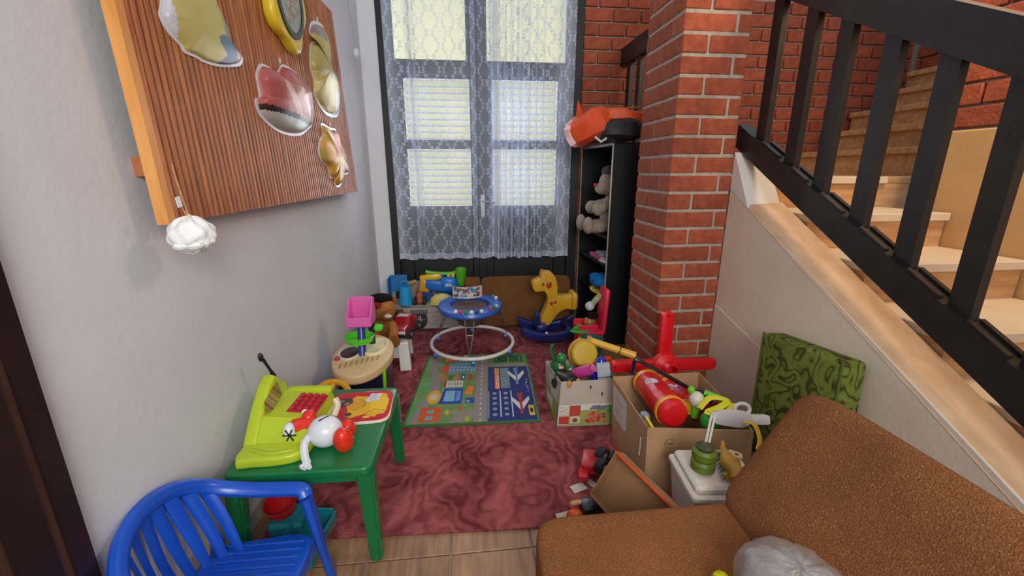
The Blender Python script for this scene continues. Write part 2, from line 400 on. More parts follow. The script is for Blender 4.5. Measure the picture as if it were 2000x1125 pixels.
M_CARD2 = mat('grey_cardboard', 'a8a099', .85, .08, 14, spec=.2)
M_STEEL = mat('chrome_wire', 'c9cacc', .22, .05, 8, metal=1.)
M_RUG, M_SOFA, M_GREENFAB, M_LACE = make_rug(), make_sofa(), make_green_pattern(), make_lace()
M_PRINT = attr_mat('printed_surface', .6); M_CLOTHPRINT = attr_mat('printed_rug_face', .95, bump=.4); M_FOIL = attr_mat('printed_foil', .3, .18)

# ---------------------------------------------------------------- the room
# floor with wood-look tiles
fl = struct(MB().box((.9, 1.9, -.06), (5.2, 5.6, .1)).obj('floor', M_MORTAR, smooth=0), 'wood look tile floor with pale joints')
M_TILE = make_wood('wood_look_tile', '80604a', 'a98464', 1, 5, 9, .38, .1)
tile_me = MB().box((0, 0, 0), (.305, .615, .012), .002).mesh('tile')
for i in range(-2, 6):
    for j in range(-1, 6):
        y = 1.31 + .312 + .62 * (j - 1) if i % 2 == 0 else 1.31 + .312 + .62 * (j - 1)
        link('tile', tile_me, M_TILE, fl, (-.09 - .156 + .3115 * i, y - .002, -.005))
# left wall, slightly out of square
def XL(y): return -.9 + .033 * (y - 1.45)
WL = Vector((.033, 1, 0)).normalized()
def wl(y, off=0., z=0.): return Vector((XL(y) + off, y, z))
mb = MB().hexa([(-1.2, -2, 0), (XL(-2), -2, 0), (XL(4.02), 4.02, 0), (-1.2, 4.02, 0)], [(-1.2, -2, 2.95), (XL(-2), -2, 2.95), (XL(4.02), 4.02, 2.95), (-1.2, 4.02, 2.95)])
struct(mb.obj('wall_left', M_PLASTER, smooth=0), 'white plastered wall')
mb = MB().hexa([(XL(.98), .98, 0), (XL(.98) + .011, .98, 0), (XL(4.0) + .011, 4.0, 0), (XL(4.), 4., 0)], [(XL(.98), .98, .07), (XL(.98) + .011, .98, .07), (XL(4.) + .011, 4., .07), (XL(4.), 4., .07)])
struct(mb.obj('baseboard_left', mat('baseboard_tile', 'b9b6b0', .4, .06, 6), smooth=0), 'pale tile skirting')
# white wall return beside the door
struct(MB().box((-.77, 4.06, 1.47), (.19, .12, 2.95)).obj('wall_back_return', mat('white_reveal', 'e3e6ea', .8, .03, 3), smooth=0), 'white strip of wall beside black door frame')  # paler than the left wall: sun highlight by the door put into the colour
# dark moulded door casing close on the left
tr = thing('trim_1', 'dark brown moulded door casing at the near left', 'x'); del tr['category']; struct(tr)
M_DKBROWN = mat('dark_brown_casing', '231515', .35, .2, 8); M_DKBROWN2 = mat('brown_casing_fillet', '4a322b', .4, .15, 9)
for nm, y0, y1, o, m in (('casing', .86, .905, .030, M_DKBROWN), ('fillet', .835, .86, .022, M_DKBROWN2), ('casing', .765, .835, .030, M_DKBROWN), ('fillet', .735, .765, .018, M_DKBROWN2), ('casing', .715, .735, .025, M_DKBROWN), ('door_panel', -.1, .715, .012, mat('dark_brown_panel', '2c1a17', .5, .15, 7))):
    MB().hexa([wl(y0), wl(y0, o), wl(y1, o), wl(y1)], [wl(y0, 0, 2.1), wl(y0, o, 2.1), wl(y1, o, 2.1), wl(y1, 0, 2.1)]).obj(nm, m, tr, smooth=0)

# bricks
BRK = {}
def brick(parent, c, d, axis=0):
    k = tuple(round(x, 3) for x in d)
    if k not in BRK: BRK[k] = MB().box((0, 0, 0), d, .005).mesh('brick', 40)
    o = link('brick', BRK[k], M_BRICK, parent, c); return o
def course(parent, rowf, x0, x1, place, L=.29, H=.14, J=.013):
    """lay one course from x0 to x1; rowf = header first"""
    x = x0; first = True
    while x < x1 - .02:
        w = (H if rowf else L) if first else L
        first = False
        w = min(w, x1 - x); place(x + w / 2, w); x += w + J
# pillar
PX0, PX1, PY0, PY1, PZ = 1.156, 1.53, 2.385, 2.86, .1022
pil = MB().box(((PX0 + PX1) / 2, (PY0 + PY1) / 2, 1.42), (PX1 - PX0 - .012, PY1 - PY0 - .012, 2.86)).obj('wall_pillar', M_MORTAR, smooth=0)
struct(pil, 'red brick pillar with pale mortar joints')
bh = PZ - .0165
for k in range(-3, 25):
    z = .256 + PZ * k + PZ / 2
    if z < .0 : continue
    j = lambda: random.uniform(-.0025, .0025)
    if k % 2 == 0:   # stretcher at the corner on the front, header on the side
        brick(pil, (PX0 + .145, PY0 + .07 + j(), z), (.29, .14, bh))
        brick(pil, (PX0 + .303 + .0355, PY0 + .07 + j(), z), (.071, .14, bh))
        brick(pil, (PX0 + .07 + j(), PY0 + .153 + .135, z), (.14, .27, bh)); brick(pil, (PX0 + .07 + j(), PY0 + .436 + .02, z), (.14, .04, bh))
    else:
        brick(pil, (PX0 + .07, PY0 + .1375 + j(), z), (.14, .275, bh))
        brick(pil, (PX0 + .153 + .1105, PY0 + .07 + j(), z), (.221, .14, bh))
        brick(pil, (PX0 + .07 + j(), PY0 + .288 + .094, z), (.14, .188, bh))
# back wall, brick to the right of the door
wbk = struct(MB().box((2.63, 4.08, 1.42), (3.15, .12, 2.86)).obj('wall_back', M_MORTAR, smooth=0), 'red brick back wall behind bookcase and stairs')
for k in range(26):
    z = .07 + .1085 * k
    for (a, b) in ((1.055, 1.9), (2.3, 4.2)):
        if z < 1.2:
            if a > 2: continue
            b = 1.45
        course(wbk, k % 2, a, b, lambda x, w: brick(wbk, (x, 4.02 + random.uniform(-.002, .002), z), (round(w, 3), .05, .094)), .235, .113, .013)
# stairwell right wall: brick above a plaster dado
wr = struct(MB().box((2.66, .95, 1.42), (.2, 2.5, 2.86)).obj('wall_right', M_MORTAR, smooth=0), 'stairwell wall, red brick above ochre plaster')
MB().box((2.55, .95, .79), (.05, 2.54, 1.62), .008).obj('plaster_dado', mat('ochre_plaster', 'c39a68', .8, .08, 4, bump=.15, bscale=40), wr)
for k in range(10):
    z = 1.66 + .108 * k
    course(wr, k % 2, .95, 2.2, lambda x, w: brick(wr, (2.555 + random.uniform(-.002, .002), x, z), (.05, round(w, 3), .094)))
wfr = struct(MB().box((4.31, 3.1, 1.42), (.1, 2.0, 2.86)).obj('wall_far_right', M_MORTAR, smooth=0), 'red brick wall at the top of the stairs')
for k in range(14):
    z = 1.48 + .1085 * k
    course(wfr, k % 2, 2.2, 3.98, lambda x, w: brick(wfr, (4.25, x, z), (.05, round(w, 3), .094)), .235, .113, .013)

# stair wall (plaster) with sloping warm cap
SX0, SX1 = 1.53, 1.72
def zt(y): return 1.30 + .53 * (y - 2.39)
mb = MB().hexa([(SX0, -.1, 0), (SX1, -.1, 0), (SX1, 2.385, 0), (SX0, 2.385, 0)], [(SX0, -.1, max(.02, zt(-.1))), (SX1, -.1, max(.02, zt(-.1))), (SX1, 2.385, zt(2.385)), (SX0, 2.385, zt(2.385))])
ws = struct(mb.obj('wall_stair', M_PLASTER2, smooth=0), 'pale plaster side wall of the stairs')
mb = MB().hexa([(SX0 - .002, -.1, zt(-.1)), (SX1, -.1, zt(-.1)), (SX1, 2.2, zt(2.2)), (SX0 - .002, 2.2, zt(2.2))], [(SX0 + .012, -.1, zt(-.1) + .025), (SX1, -.1, zt(-.1) + .035), (SX1, 2.2, zt(2.2) + .035), (SX0 + .012, 2.2, zt(2.2) + .025)])
mb.obj('sloping_cap', M_CAP, ws, smooth=0)
mb = MB()._add([(SX0 - .002, 2.2, zt(2.2)), (SX1, 2.2, zt(2.2)), (SX1, 2.384, 1.3), (SX0 - .002, 2.384, 1.3), (SX0 - .002, 2.384, 1.5), (SX1, 2.384, 1.5)], [[0, 1, 2, 3], [0, 3, 4], [1, 5, 2], [0, 4, 5, 1], [3, 2, 5, 4]])
mb.obj('wall_kerb', mat('white_kerb', 'd9d4cc', .8, .05, 5), ws, smooth=0)
# raised lower slab line on the plaster
MB().hexa([(SX0 - .006, -.1, 0), (SX0, -.1, 0), (SX0, 2.38, 0), (SX0 - .006, 2.38, 0)], [(SX0 - .006, -.1, .02), (SX0, -.1, .02), (SX0, 2.38, .60), (SX0 - .006, 2.38, .60)]).obj('plaster_layer', M_PLASTER2, ws, smooth=0)

# staircase
st = thing('staircase', 'warm stone stairs climbing behind the black railing and turning right', 'staircase', (1.72, 0, 0))
M_NOSE = mat('pale_step_nosing', 'dccab0', .5, .05, 6)
for k in range(8):
    y = 2.38 - .37 * (7 - k) ; zz = 1.366 - .178 * (7 - k)
    if zz < .1: continue
    if k == 7: break
    d = .38; x1 = .785
    sx = MB().box((x1 / 2 + .01, y + d / 2, zz - .12), (x1, d, .16)).obj('step', M_STAIR, st, smooth=0)
    MB().box((x1 / 2 + .01, y + d / 2 - .012, zz - .02), (x1, d + .024, .04), .004).obj('tread', M_NOSE if k < 7 else M_STAIR, sx, smooth=0)
st = thing('staircase', 'warm stone landing and upper steps turning right above the railing', 'staircase', (1.72, 0, 0))
sx = MB().box((1.25, 3.17, 1.246), (2.46, 1.54, .16)).obj('landing', M_STAIR, st, smooth=0)
MB().box((.4, 3.16, 1.346), (.80, 1.57, .04), .004).obj('tread', M_NOSE, sx, smooth=0); MB().box((1.64, 3.17, 1.346), (1.68, 1.54, .04), .004).obj('tread', M_STAIR, sx, smooth=0)
for k in range(5):
    x = 3.15 + .25 * k - 1.72; zz = 1.56 + .18 * k
    sx = MB().box(((x + 2.48) / 2, 3.08, zz - .12), (2.48 - x, 1.72, .2)).obj('step', M_STAIR, st, smooth=0)
    MB().box(((x + 2.45) / 2, 3.08, zz - .02), (2.51 - x, 1.72, .045), .004).obj('tread', M_STAIR, sx, smooth=0)
struct(MB().box((1.5, 3.43, .72), (.06, 1.1, 1.3)).obj('wall_landing', mat('dark_landing_plaster', '6e5a4c', .9), smooth=0), 'low wall below the stair landing')  # landing wall in plain dark plaster
# railings
def bar(mb, a, b, w, h):
    """rectangular bar from a to b, w across (x), h high"""
    a, b = Vector(a), Vector(b); hx_ = Vector((w / 2, 0, 0))
    up = Vector((0, 0, h / 2))
    return mb.hexa([a - hx_ - up, a + hx_ - up, b + hx_ - up, b - hx_ - up], [a - hx_ + up, a + hx_ + up, b + hx_ + up, b - hx_ + up])
rl = thing('stair_railing', 'black wooden stair railing with slanted rails and square balusters', 'railing', (1.6, 0, 0))
def zb(y): return 1.590 + .545 * (y - 2.434)
def zr(y): return 2.163 + .525 * (y - 2.134)
bar(MB(), (0, .1, zb(.1)), (0, 2.44, zb(2.44)), .075, .125).obj('bottom_rail', M_BLACKWOOD, rl, smooth=0)
bar(MB(), (0, -.1, zr(-.1) + .075), (0, 2.38, zr(2.38) + .075), .07, .15).obj('top_rail', M_BLACKWOOD, rl, smooth=0)
for i, y in enumerate((2.30, 2.06, 1.855, 1.63, 1.41, 1.19, .97, .75, .53)):
    yc = y - .035; z0, z1 = zb(yc) + .03, zr(yc) + .05
    MB().box((0, yc, (z0 + z1) / 2), (.032, .072, z1 - z0)).obj('baluster', M_BLACKWOOD, rl, smooth=0)
for i, y in enumerate((2.30, 2.06, 1.855, 1.63, 1.41, 1.19, .97)):
    y0, y1 = y - .055, (2.06, 1.855, 1.63, 1.41, 1.19, .97, .75)[i] + .02
    yA, yB = y1 , y0 - .02
    for s in (-1, 1): bar(MB(), (s * .025, yA, zb(yA) + .066), (s * .025, yB, zb(yB) + .066), .018, .018).obj('bead', M_BLACKWOOD, rl, smooth=0)
rl2 = thing('landing_railing', 'black wooden landing railing behind the brick pillar', 'railing', (1.42, 3.45, 1.37))
MB().box((0, 0, .98), (.06, 1.16, .15), .006).obj('top_rail', M_BLACKWOOD, rl2, smooth=0)
MB().box((0, 0, .08), (.06, 1.1, .10), .006).obj('bottom_rail', M_BLACKWOOD, rl2, smooth=0)
for y in (-.5, -.28, -.06, .16, .38): MB().box((0, y, .5), (.035, .075, .9)).obj('baluster', M_BLACKWOOD, rl2, smooth=0)

# double door with glass, shutter outside and lace curtain inside
dr = thing('door_1', 'black double door with glazed upper panes', 'x'); del dr['category']; struct(dr)
DY = 4.05
def dbox(nm, x0, x1, z0, z1, t=.05, y=DY, m=M_DARKDOOR, par=dr, bev=.004):
    return MB().box(((x0 + x1) / 2, y, (z0 + z1) / 2), (x1 - x0, t, z1 - z0), bev).obj(nm, m, par, smooth=0)
dbox('jamb', -.675, -.61, 0, 2.9, .12); dbox('jamb', .96, 1.05, 0, 2.9, .12)
dbox('transom_rail', -.61, .96, 2.17, 2.30, .08)
for a, b, pa, pb in ((-.61, .155, -.489, .067), (.16, .96, .262, .841)):
    dbox('stile', a, pa, 0, 2.17); dbox('stile', pb, b, 0, 2.17)
    for z0, z1 in ((2.155, 2.17), (1.585, 1.663), (.93, 1.089), (0, .2)): dbox('rail', pa, pb, z0, z1)
    dbox('panel', pa, pb, .2, .93, .03)
    for z0, z1 in ((1.089, 1.585), (1.663, 2.155)): dbox('pane', pa, pb, z0, z1, .006, m=make_glass('door_glass'), bev=0)
for pa, pb in ((-.554, .045), (.22, .912)):
    dbox('pane', pa, pb, 2.31, 2.85, .006, m=make_glass('transom_glass'), bev=0)
dbox('mullion', .045, .22, 2.30, 2.9, .06); dbox('mullion', -.61, -.554, 2.30, 2.9, .06); dbox('mullion', .912, .96, 2.30, 2.9, .06)
dbox('astragal', .12, .195, .02, 2.17, .02, DY - .03)
hp = dbox('handle_plate', .145, .185, .985, 1.19, .008, DY - .043, mat('grey_metal', 'b9bcc0', .35, .05, 8, metal=.8))
MB().tube([(.165, DY - .045, 1.13), (.165, DY - .08, 1.13), (.19, DY - .085, 1.128), (.28, DY - .082, 1.12)], .009).obj('handle', MATS['grey_metal'], hp)
M_SHUT = make_shutter('cream_shutter_slat', 'd8d2b4', .24)
sh = thing('roller_shutter', 'cream roller shutter lowered outside the glazed door', 'shutter', (.17, 4.2, 1.0))
sl = MB().prism([(-.0, -.020), (.006, -.008), (.006, .008), (0, .020), (-.003, .008), (-.003, -.008)], -.80, .80, frame((0, 0, 0), (0, 1, 0), (0, 0, 1))).mesh('slat', 60)
for k in range(23): link('slat', sl, M_SHUT, sh, (0, 0, .05 + k * .055), (R(-4), 0, 0))
MB().box((0, .01, 1.62), (1.6, .01, .72)).obj('roller_blind', make_shutter('cream_blind', 'e6e2cc', .26), sh, smooth=0)
MB().box((0, 0, .28 - .285), (1.6, .02, .06), .004).obj('bottom_bar', M_SHUT, sh)

# curtain
def curtain():
    x0, x1, z0, z1, y = -.618, .975, .615, 2.78, 3.93
    nx, nz = 420, 40; vs, uv = [], []
    def fold(u):
        f = .010 * math.sin(u * 38 + 1.1) + .007 * math.sin(u * 83)
        g = math.exp(-((u - .70) / .13) ** 2); f += g * .045 * math.sin(u * 150 + .6 * math.sin(u * 31))
        for c, w, a in ((.115, .012, .05), (.145, .010, -.045), (.44, .010, .04), (.46, .008, -.035), (.55, .012, .05), (.58, .010, -.045), (.93, .02, .035)): f += a * math.exp(-((u - c) / w) ** 2)
        return f
    def gather(u):
        g = .0
        for c, w, a in ((.02, .03, .5), (.125, .016, .55), (.15, .006, .4), (.45, .012, .45), (.565, .03, .8), (.62, .012, .5), (.655, .008, .6), (.69, .006, .5), (.715, .02, .35), (.745, .006, .5), (.79, .006, .4), (.83, .008, .35), (.95, .05, .5)): g += a * math.exp(-((u - c) / w) ** 4)
        return min(1, g)
    for j in range(nz + 1):
        v = j / nz
        for i in range(nx + 1):
            u = i / nx; s = .75 + .25 * v
            narrow = .012 * (1 - v)
            vs.append((x0 + narrow * 1 + (x1 - x0 - narrow * 2.2) * u + .006 * math.sin(v * 5 + u * 9) * (1 - v), y + fold(u) * s, z0 + (z1 - z0) * v + .006 * math.sin(u * 60) * (1 - v) ** 4))
            uv.append((u * 1.75 + .012 * math.sin(u * 40), v * (z1 - z0)))
    fs = [[j * (nx + 1) + i, j * (nx + 1) + i + 1, (j + 1) * (nx + 1) + i + 1, (j + 1) * (nx + 1) + i] for j in range(nz) for i in range(nx)]
    me = bpy.data.meshes.new('lace_curtain'); me.from_pydata(vs, [], fs)
    l = me.uv_layers.new(name='UVMap')
    d = []
    for f in fs:
        for i in f: d += uv[i]
    l.data.foreach_set('uv', d)
    gt_ = me.attributes.new('gather', 'FLOAT', 'POINT'); gv = []   # cloth lies doubled where it is gathered into pleats
    for j in range(nz + 1):
        for i in range(nx + 1): gv.append(gather(i / nx))
    gt_.data.foreach_set('value', gv)
    me.polygons.foreach_set('use_smooth', [True] * len(fs))
    return link('lace_curtain', me, M_LACE)
tag(curtain(), 'sheer white lace curtain with ring pattern hanging over the black door', 'curtain')

# rug
rg = MB().prism([(-.83, 1.44), (.95, 1.36), (1.0, 3.66), (-.8, 3.72)], 0.0015, .012, bev=.004).obj('red_rug', M_RUG)
tag(rg, 'wine red carved pile rug covering the floor', 'rug')

# ---------------------------------------------------------------- things on the left wall
def bp(y, z, off=.085): return Vector((XL(y) + off, y, z))
bd = thing('slatted_board', 'large brown slatted wooden wall board with an orange side plank', 'wall board', wl(1.3, 0, 1.26))
BD0 = Vector(bd.location)
def skew(y, z):   # board sides lean a little towards the near end
    t = (y - 1.30) / 1.925; return y + (-.05 - .145 * t) * (z - 1.255)
def slab(y0, y1, z0, z1, o0, o1):
    f = lambda y, z, o: bp(skew(y, z), z, o) - BD0
    return MB().hexa([f(y0, z0, o0), f(y0, z0, o1), f(y1, z0, o1), f(y1, z0, o0)], [f(y0, z1, o0), f(y0, z1, o1), f(y1, z1, o1), f(y1, z1, o0)])
slab(1.315, 3.225, 1.262, 2.315, .045, .062).obj('backing', mat('dark_slat_backing', '35180d', .6, .2, 9), bd, smooth=0)
M_SLAT = make_wood('brown_slat_wood', '8f4d27', 'bd7644', 2, 5, 12, .45, .2)
NS = 68
for i in range(NS):
    y0 = 1.318 + 1.907 * i / NS
    slab(y0, y0 + .0162, 1.258, 2.32, .060, .088).obj('slat', M_SLAT, bd, smooth=0)
slab(1.288, 1.317, 1.255, 2.325, .056, .088).obj('side_plank', make_wood('orange_pine', 'c8843f', 'dd9f5c', 2, 4, 10, .5), bd, smooth=0)
for z in (1.385, 2.1): slab(1.335, 3.2, z, z + .052, .0, .043).obj('batten', make_wood('batten_wood', 'a8653a', 'b87748', 1, 4, 10, .5), bd, smooth=0)
def foil(name, label, cat, pts, depth, colfn, group=None):
    cy = sum(p[0] for p in pts) / len(pts); cz = sum(p[1] for p in pts) / len(pts)
    o = bp(cy, cz, .087); t = thing(name, label, cat, o, group=group)
    P = [tuple(q)[:2] for q in smooth_path([(y - cy, z - cz, 0) for y, z in pts], 6, True)]
    M = frame((0, 0, 0), WL, (0, 0, 1))
    a = sum(P[i][0] * P[(i + 1) % len(P)][1] - P[(i + 1) % len(P)][0] * P[i][1] for i in range(len(P)))
    if a < 0: P = P[::-1]
    puff('foil_body', P, depth, colfn, M, M_FOIL, t)
    MB().box((0, 0, 0), (.006, .006, .02), M=T(*(M @ Vector((0, max(p[1] for p in P) + .006, .003))))).obj('hanging_tab', mat('clear_tab', 'd8d8d4', .3), t)
    return t
def band(u, v, seq):
    for c, col in seq:
        if c(u, v): return col
    return 'c9c3b4'
F1 = [(1.431, 1.85), (1.415, 1.814), (1.422, 1.789), (1.441, 1.769), (1.48, 1.75), (1.495, 1.735), (1.541, 1.734), (1.59, 1.729), (1.683, 1.737), (1.802, 1.765), (1.839, 1.794), (1.829, 1.809), (1.776, 1.841), (1.758, 1.883), (1.727, 1.927), (1.719, 1.947), (1.69, 2.03), (1.566, 2.06), (1.474, 1.98)]
foil('foil_cutout', 'large foil balloon shape, mustard yellow with blue grey and pink corner', 'foil balloon', F1, .022,
     lambda u, v: 'b7868f' if u > .84 and v < .4 else ('5f7488' if u + .25 * math.sin(v * 30) * .2 > .62 and v < .33 else ('8d93a3' if u > .7 and v < .75 else ('c2b46a' if u > .12 else 'c9ccd4'))), 'foil shapes on the board')
F2 = [(1.97, 1.81), (1.925, 1.764), (1.926, 1.719), (1.924, 1.681), (1.889, 1.669), (1.892, 1.626), (1.938, 1.593), (2.041, 1.563), (2.165, 1.555), (2.299, 1.566), (2.39, 1.599), (2.456, 1.629), (2.488, 1.699), (2.494, 1.772), (2.471, 1.813), (2.391, 1.836), (2.302, 1.854), (2.187, 1.855), (2.12, 1.811), (2.045, 1.815)]
foil('foil_cutout', 'shiny pink red foil balloon shape with silver lower edge', 'foil balloon', F2, .06,
     lambda u, v: 'b9b9b2' if v < .17 + .1 * (1 - u) else ('3a2826' if v < .24 + .1 * (1 - u) or abs(u - .74) < .022 and v < .6 else ('ad5a58' if u < .3 or v > .72 else ('d8b0a4' if math.sin(u * 24 + v * 9) > .3 else 'b97871'))), 'foil shapes on the board')
F3 = [(2.631, 2.156), (2.575, 2.085), (2.654, 2.073), (2.575, 2.036), (2.531, 1.931), (2.562, 1.848), (2.542, 1.787), (2.628, 1.728), (2.734, 1.704), (2.912, 1.724), (2.97, 1.827), (2.955, 1.919), (2.854, 1.939), (2.82, 2.019), (2.783, 2.083), (2.834, 2.145), (2.781, 2.189)]
foil('foil_cutout', 'tall narrow foil balloon shape, dull gold with grey top', 'foil balloon', F3, .045,
     lambda u, v: '8a7672' if v > .8 else ('d6d4cd' if u > .62 and v < .3 else ('b3a35c' if v > .42 else ('cdbd80' if math.sin(u * 18) > 0 else 'c3ab62'))), 'foil shapes on the board')
F4 = [(2.603, 1.654), (2.606, 1.601), (2.538, 1.554), (2.509, 1.496), (2.537, 1.454), (2.623, 1.419), (2.65, 1.362), (2.733, 1.357), (2.712, 1.334), (2.764, 1.301), (2.852, 1.322), (2.911, 1.371), (3.019, 1.388), (3.001, 1.465), (2.942, 1.546), (2.876, 1.591), (2.842, 1.643), (2.744, 1.642)]
foil('foil_cutout', 'small foil balloon shape, yellow orange and pink, lowest on the board', 'foil balloon', F4, .04,
     lambda u, v: 'b06a8e' if u > .6 and v < .5 and math.sin(v * 40 + u * 20) > -.3 else ('c8592f' if abs(u - .45) < .1 and v > .5 else ('d8a23a' if math.sin(u * 14 + v * 8) > -.2 else 'c2a552')), 'foil shapes on the board')
# clock
CK = bp(2.23, 2.13, .087)
ck = thing('wall_clock', 'yellow petal shaped wall clock on the slatted board', 'clock', CK)
MC = frame((0, 0, 0), WL, (0, 0, 1))
pet = [((.175 + .016 * math.cos(5 * a)) * math.cos(a) * 1.05, (.205 + .018 * math.cos(5 * a)) * math.sin(a)) for a in [2 * math.pi * i / 60 - 1.57 for i in range(60)]]
MB().prism(pet, 0, .05, MC, bev=.016, seg=3).obj('case', plastic('dcbf27'), ck)
MB().lathe([(.142, .049), (.142, .056), (.118, .056), (.118, .049)], 40, MC @ Matrix.Diagonal((1, 1.15, 1, 1))).obj('bezel', mat('black_bezel', '1a1a1c', .35), ck)
cv = Canvas(40, 40, '9aa79a')
for _ in range(70):
    a = random.uniform(0, 6.28); q = random.uniform(0, .42); cv.ell(.5 + q * math.cos(a), .5 + q * math.sin(a), random.uniform(.03, .1), random.uniform(.02, .06), random.choice(['b08a84', 'a9b39a', '8e9d92', 'b77f72', 'c3bda0', '7d8a78']))
def disc(u, v):
    x, y = 2 * u - 1, 2 * v - 1; x, y = x * math.sqrt(1 - y * y / 2), y * math.sqrt(1 - x * x / 2); return MC @ Vector((.12 * x, .138 * y, .0515))
cv.sheet('dial', disc, M_PRINT, ck)
MB().box((0, .03, .0535), (.006, .07, .001), M=MC).obj('hand', MATS['black_bezel'], ck)
# pompom on a string
pp = thing('pompom_ornament', 'white tulle pompom hanging by twine in front of the slatted board', 'ornament', bp(1.29, 1.228, .14))
def ruf(v):
    a = math.atan2(v.y, v.x); return v * (1 + .05 * math.sin(9 * a + v.z * 80) + .04 * math.sin(5 * a - v.z * 130))
MB().ell((0, 0, -.002), (.055, .06, .05), nu=48, nv=24, fn=ruf).obj('pompom', mat('white_tulle', 'eef1f2', .9, .05, 30, bump=.5, bscale=60, spec=.2), pp, smooth=80)
for a in range(7):
    an = a * .9; MB().ell((.036 * math.cos(an), .04 * math.sin(an), -.02 + .012 * math.sin(a * 2)), (.022, .022, .014), nu=10, nv=6, fn=ruf).obj('ruffle', MATS['white_tulle'], pp)
M_TWINE = mat('twine', 'b58a62', .9, .2, 60)
MB().tube([(-.05, .055, .19), (-.03, .03, .14), (-.01, .008, .09), (0, 0, .052)], .0028, 6).obj('string', M_TWINE, pp)
MB().tube([(-.01, -.012, .088), (0, -.006, .052)], .002, 6).obj('string', M_TWINE, pp)
MB().ell((0, 0, .048), .0085, nu=12, nv=8).obj('bead', mat('pale_bead', 'e0c3a6', .4), pp)
MB().box((0, -.016, .094), (.002, .02, .028), .0005, M=RX(8)).obj('tag', paper('e9ebee'), pp)
# small ornament on a thread near the corner
so = thing('hanging_ornament', 'tiny translucent white ornament on a thread near the curtain', 'ornament', wl(3.62, .06, 2.25))
MB().tube([(-.02, -.06, .36), (-.005, -.01, .12), (0, 0, .03)], .0015, 5).obj('thread', mat('grey_thread', '8f9499', .6), so)
MB().ell((0, 0, -.01), (.02, .028, .036), nu=14, nv=8, fn=ruf).obj('bauble', mat('milky_bauble', 'd5dbdf', .3), so)

# ---------------------------------------------------------------- bookcase and what it holds
BC = (1.10, 3.2, 0)
bc = thing('bookcase', 'narrow black bookcase standing open towards the door beside the brick pillar', 'bookcase', BC, R(3.4))
M_BLK = mat('black_laminate', '14161b', .45, .2, 9)
for y in (.01, .72): MB().box((.13, y, .8), (.26, .02, 1.6), .002).obj('side_panel', M_BLK, bc, smooth=0)
for y in (.01, .72): MB().box((-.001, y, .8), (.003, .02, 1.58)).obj('edge_strip', mat('pale_edge', 'b8ad98', .5), bc, smooth=0)
for z in (.04, .40, .665, .89, 1.59): MB().box((.13, .365, z), (.255, .69, .02), .001).obj('shelf', M_BLK, bc, smooth=0)
MB().box((.256, .365, .8), (.008, .70, 1.58)).obj('back_panel', M_BLK, bc, smooth=0)
# bag on top
bg = thing('orange_bag', 'orange and black nylon bag slumped on top of the bookcase', 'bag', (1.03, 3.42, 1.602))
M_ONY = mat('orange_nylon', 'e2501c', .5, .12, 14, bump=.3, bscale=22); M_BNY = mat('black_nylon', '191a1b', .42, .2, 14, bump=.4, bscale=22)
def crump(s):
    def f(v): return Vector((v.x * (1 + .09 * math.sin(v.y * 26 + s)), v.y * (1 + .06 * math.sin(v.z * 31 + s)), v.z * (1 + .14 * math.sin(v.x * 23 + v.y * 17 + s))))
    return f
MB().ell((.06, .03, .12), (.25, .32, .10), .6, .7, 16, 9, fn=crump(1)).obj('body', M_BNY, bg, smooth=22)
MB().ell((-.06, -.13, .145), (.17, .20, .10), .55, .8, 13, 8, M=RY(-28) @ RZ(10), fn=crump(3)).obj('front_panel', M_ONY, bg, smooth=22)
MB().ell((.12, -.20, .185), (.19, .13, .05), .6, .8, 14, 8, M=RY(6), fn=crump(5)).obj('top_panel', M_ONY, bg, smooth=22)
MB().ell((.10, -.26, .08), (.17, .10, .075), .6, .7, 14, 8, fn=crump(2)).obj('side_pocket', M_BNY, bg, smooth=22)
MB()._add([(-.2, -.1, .12), (-.13, -.16, .13), (-.19, -.13, .30), (-.1, -.05, .16)], [[0, 1, 2], [1, 3, 2], [0, 2, 3], [0, 3, 1]]).obj('flap', M_ONY, bg, smooth=0)
MB().tube([(-.05, -.3, .12), (.03, -.3, .19), (.12, -.28, .225), (.22, -.26, .235)], .012, 6, flat=.3).obj('strap', mat('yellow_strap', 'd8a22e', .6), bg)
MB().tube([(-.1, -.3, .03), (-.06, -.32, -.005), (-.02, -.31, .02)], .009, 6).obj('buckle', plastic('dedede'), bg)
# plush dog
pl = thing('plush_toy', 'pale grey beige plush animal seated on the bookcase shelf', 'plush toy', (1.13, 3.5, .902))
g = plush('a8998a'); gd = plush('54504f')
MB().ell((.07, 0, .16), (.08, .10, .15), nu=20).obj('body', g, pl)
MB().ell((.05, -.01, .40), (.085, .09, .10), nu=20).obj('head', g, pl)
MB().ell((-.01, -.01, .36), (.06, .055, .05)).obj('muzzle', g, pl); MB().ell((-.066, -.01, .385), (.016, .022, .018)).obj('nose', plush('c2463e'), pl)
MB().ell((.06, 0, .49), (.075, .09, .055)).obj('hair', gd, pl)
for s in (-1, 1):
    MB().ell((.05, s * .095, .42), (.03, .018, .045)).obj('ear', g, pl)
    MB().tube([(.05, s * .08, .24), (-.02, s * .10, .21), (-.06, s * .10, .20)], [.035, .045, .052], 12).obj('arm', g, pl); MB().ell((-.06, s * .10, .20), (.05, .05, .055)).obj('paw', g, pl)
    MB().tube([(.05, s * .06, .06), (-.05, s * .10, .05), (-.13, s * .11, .06)], [.05, .045, .05], 12).obj('leg', g, pl); MB().ell((-.14, s * .11, .07), (.04, .065, .07)).obj('foot', g, pl)
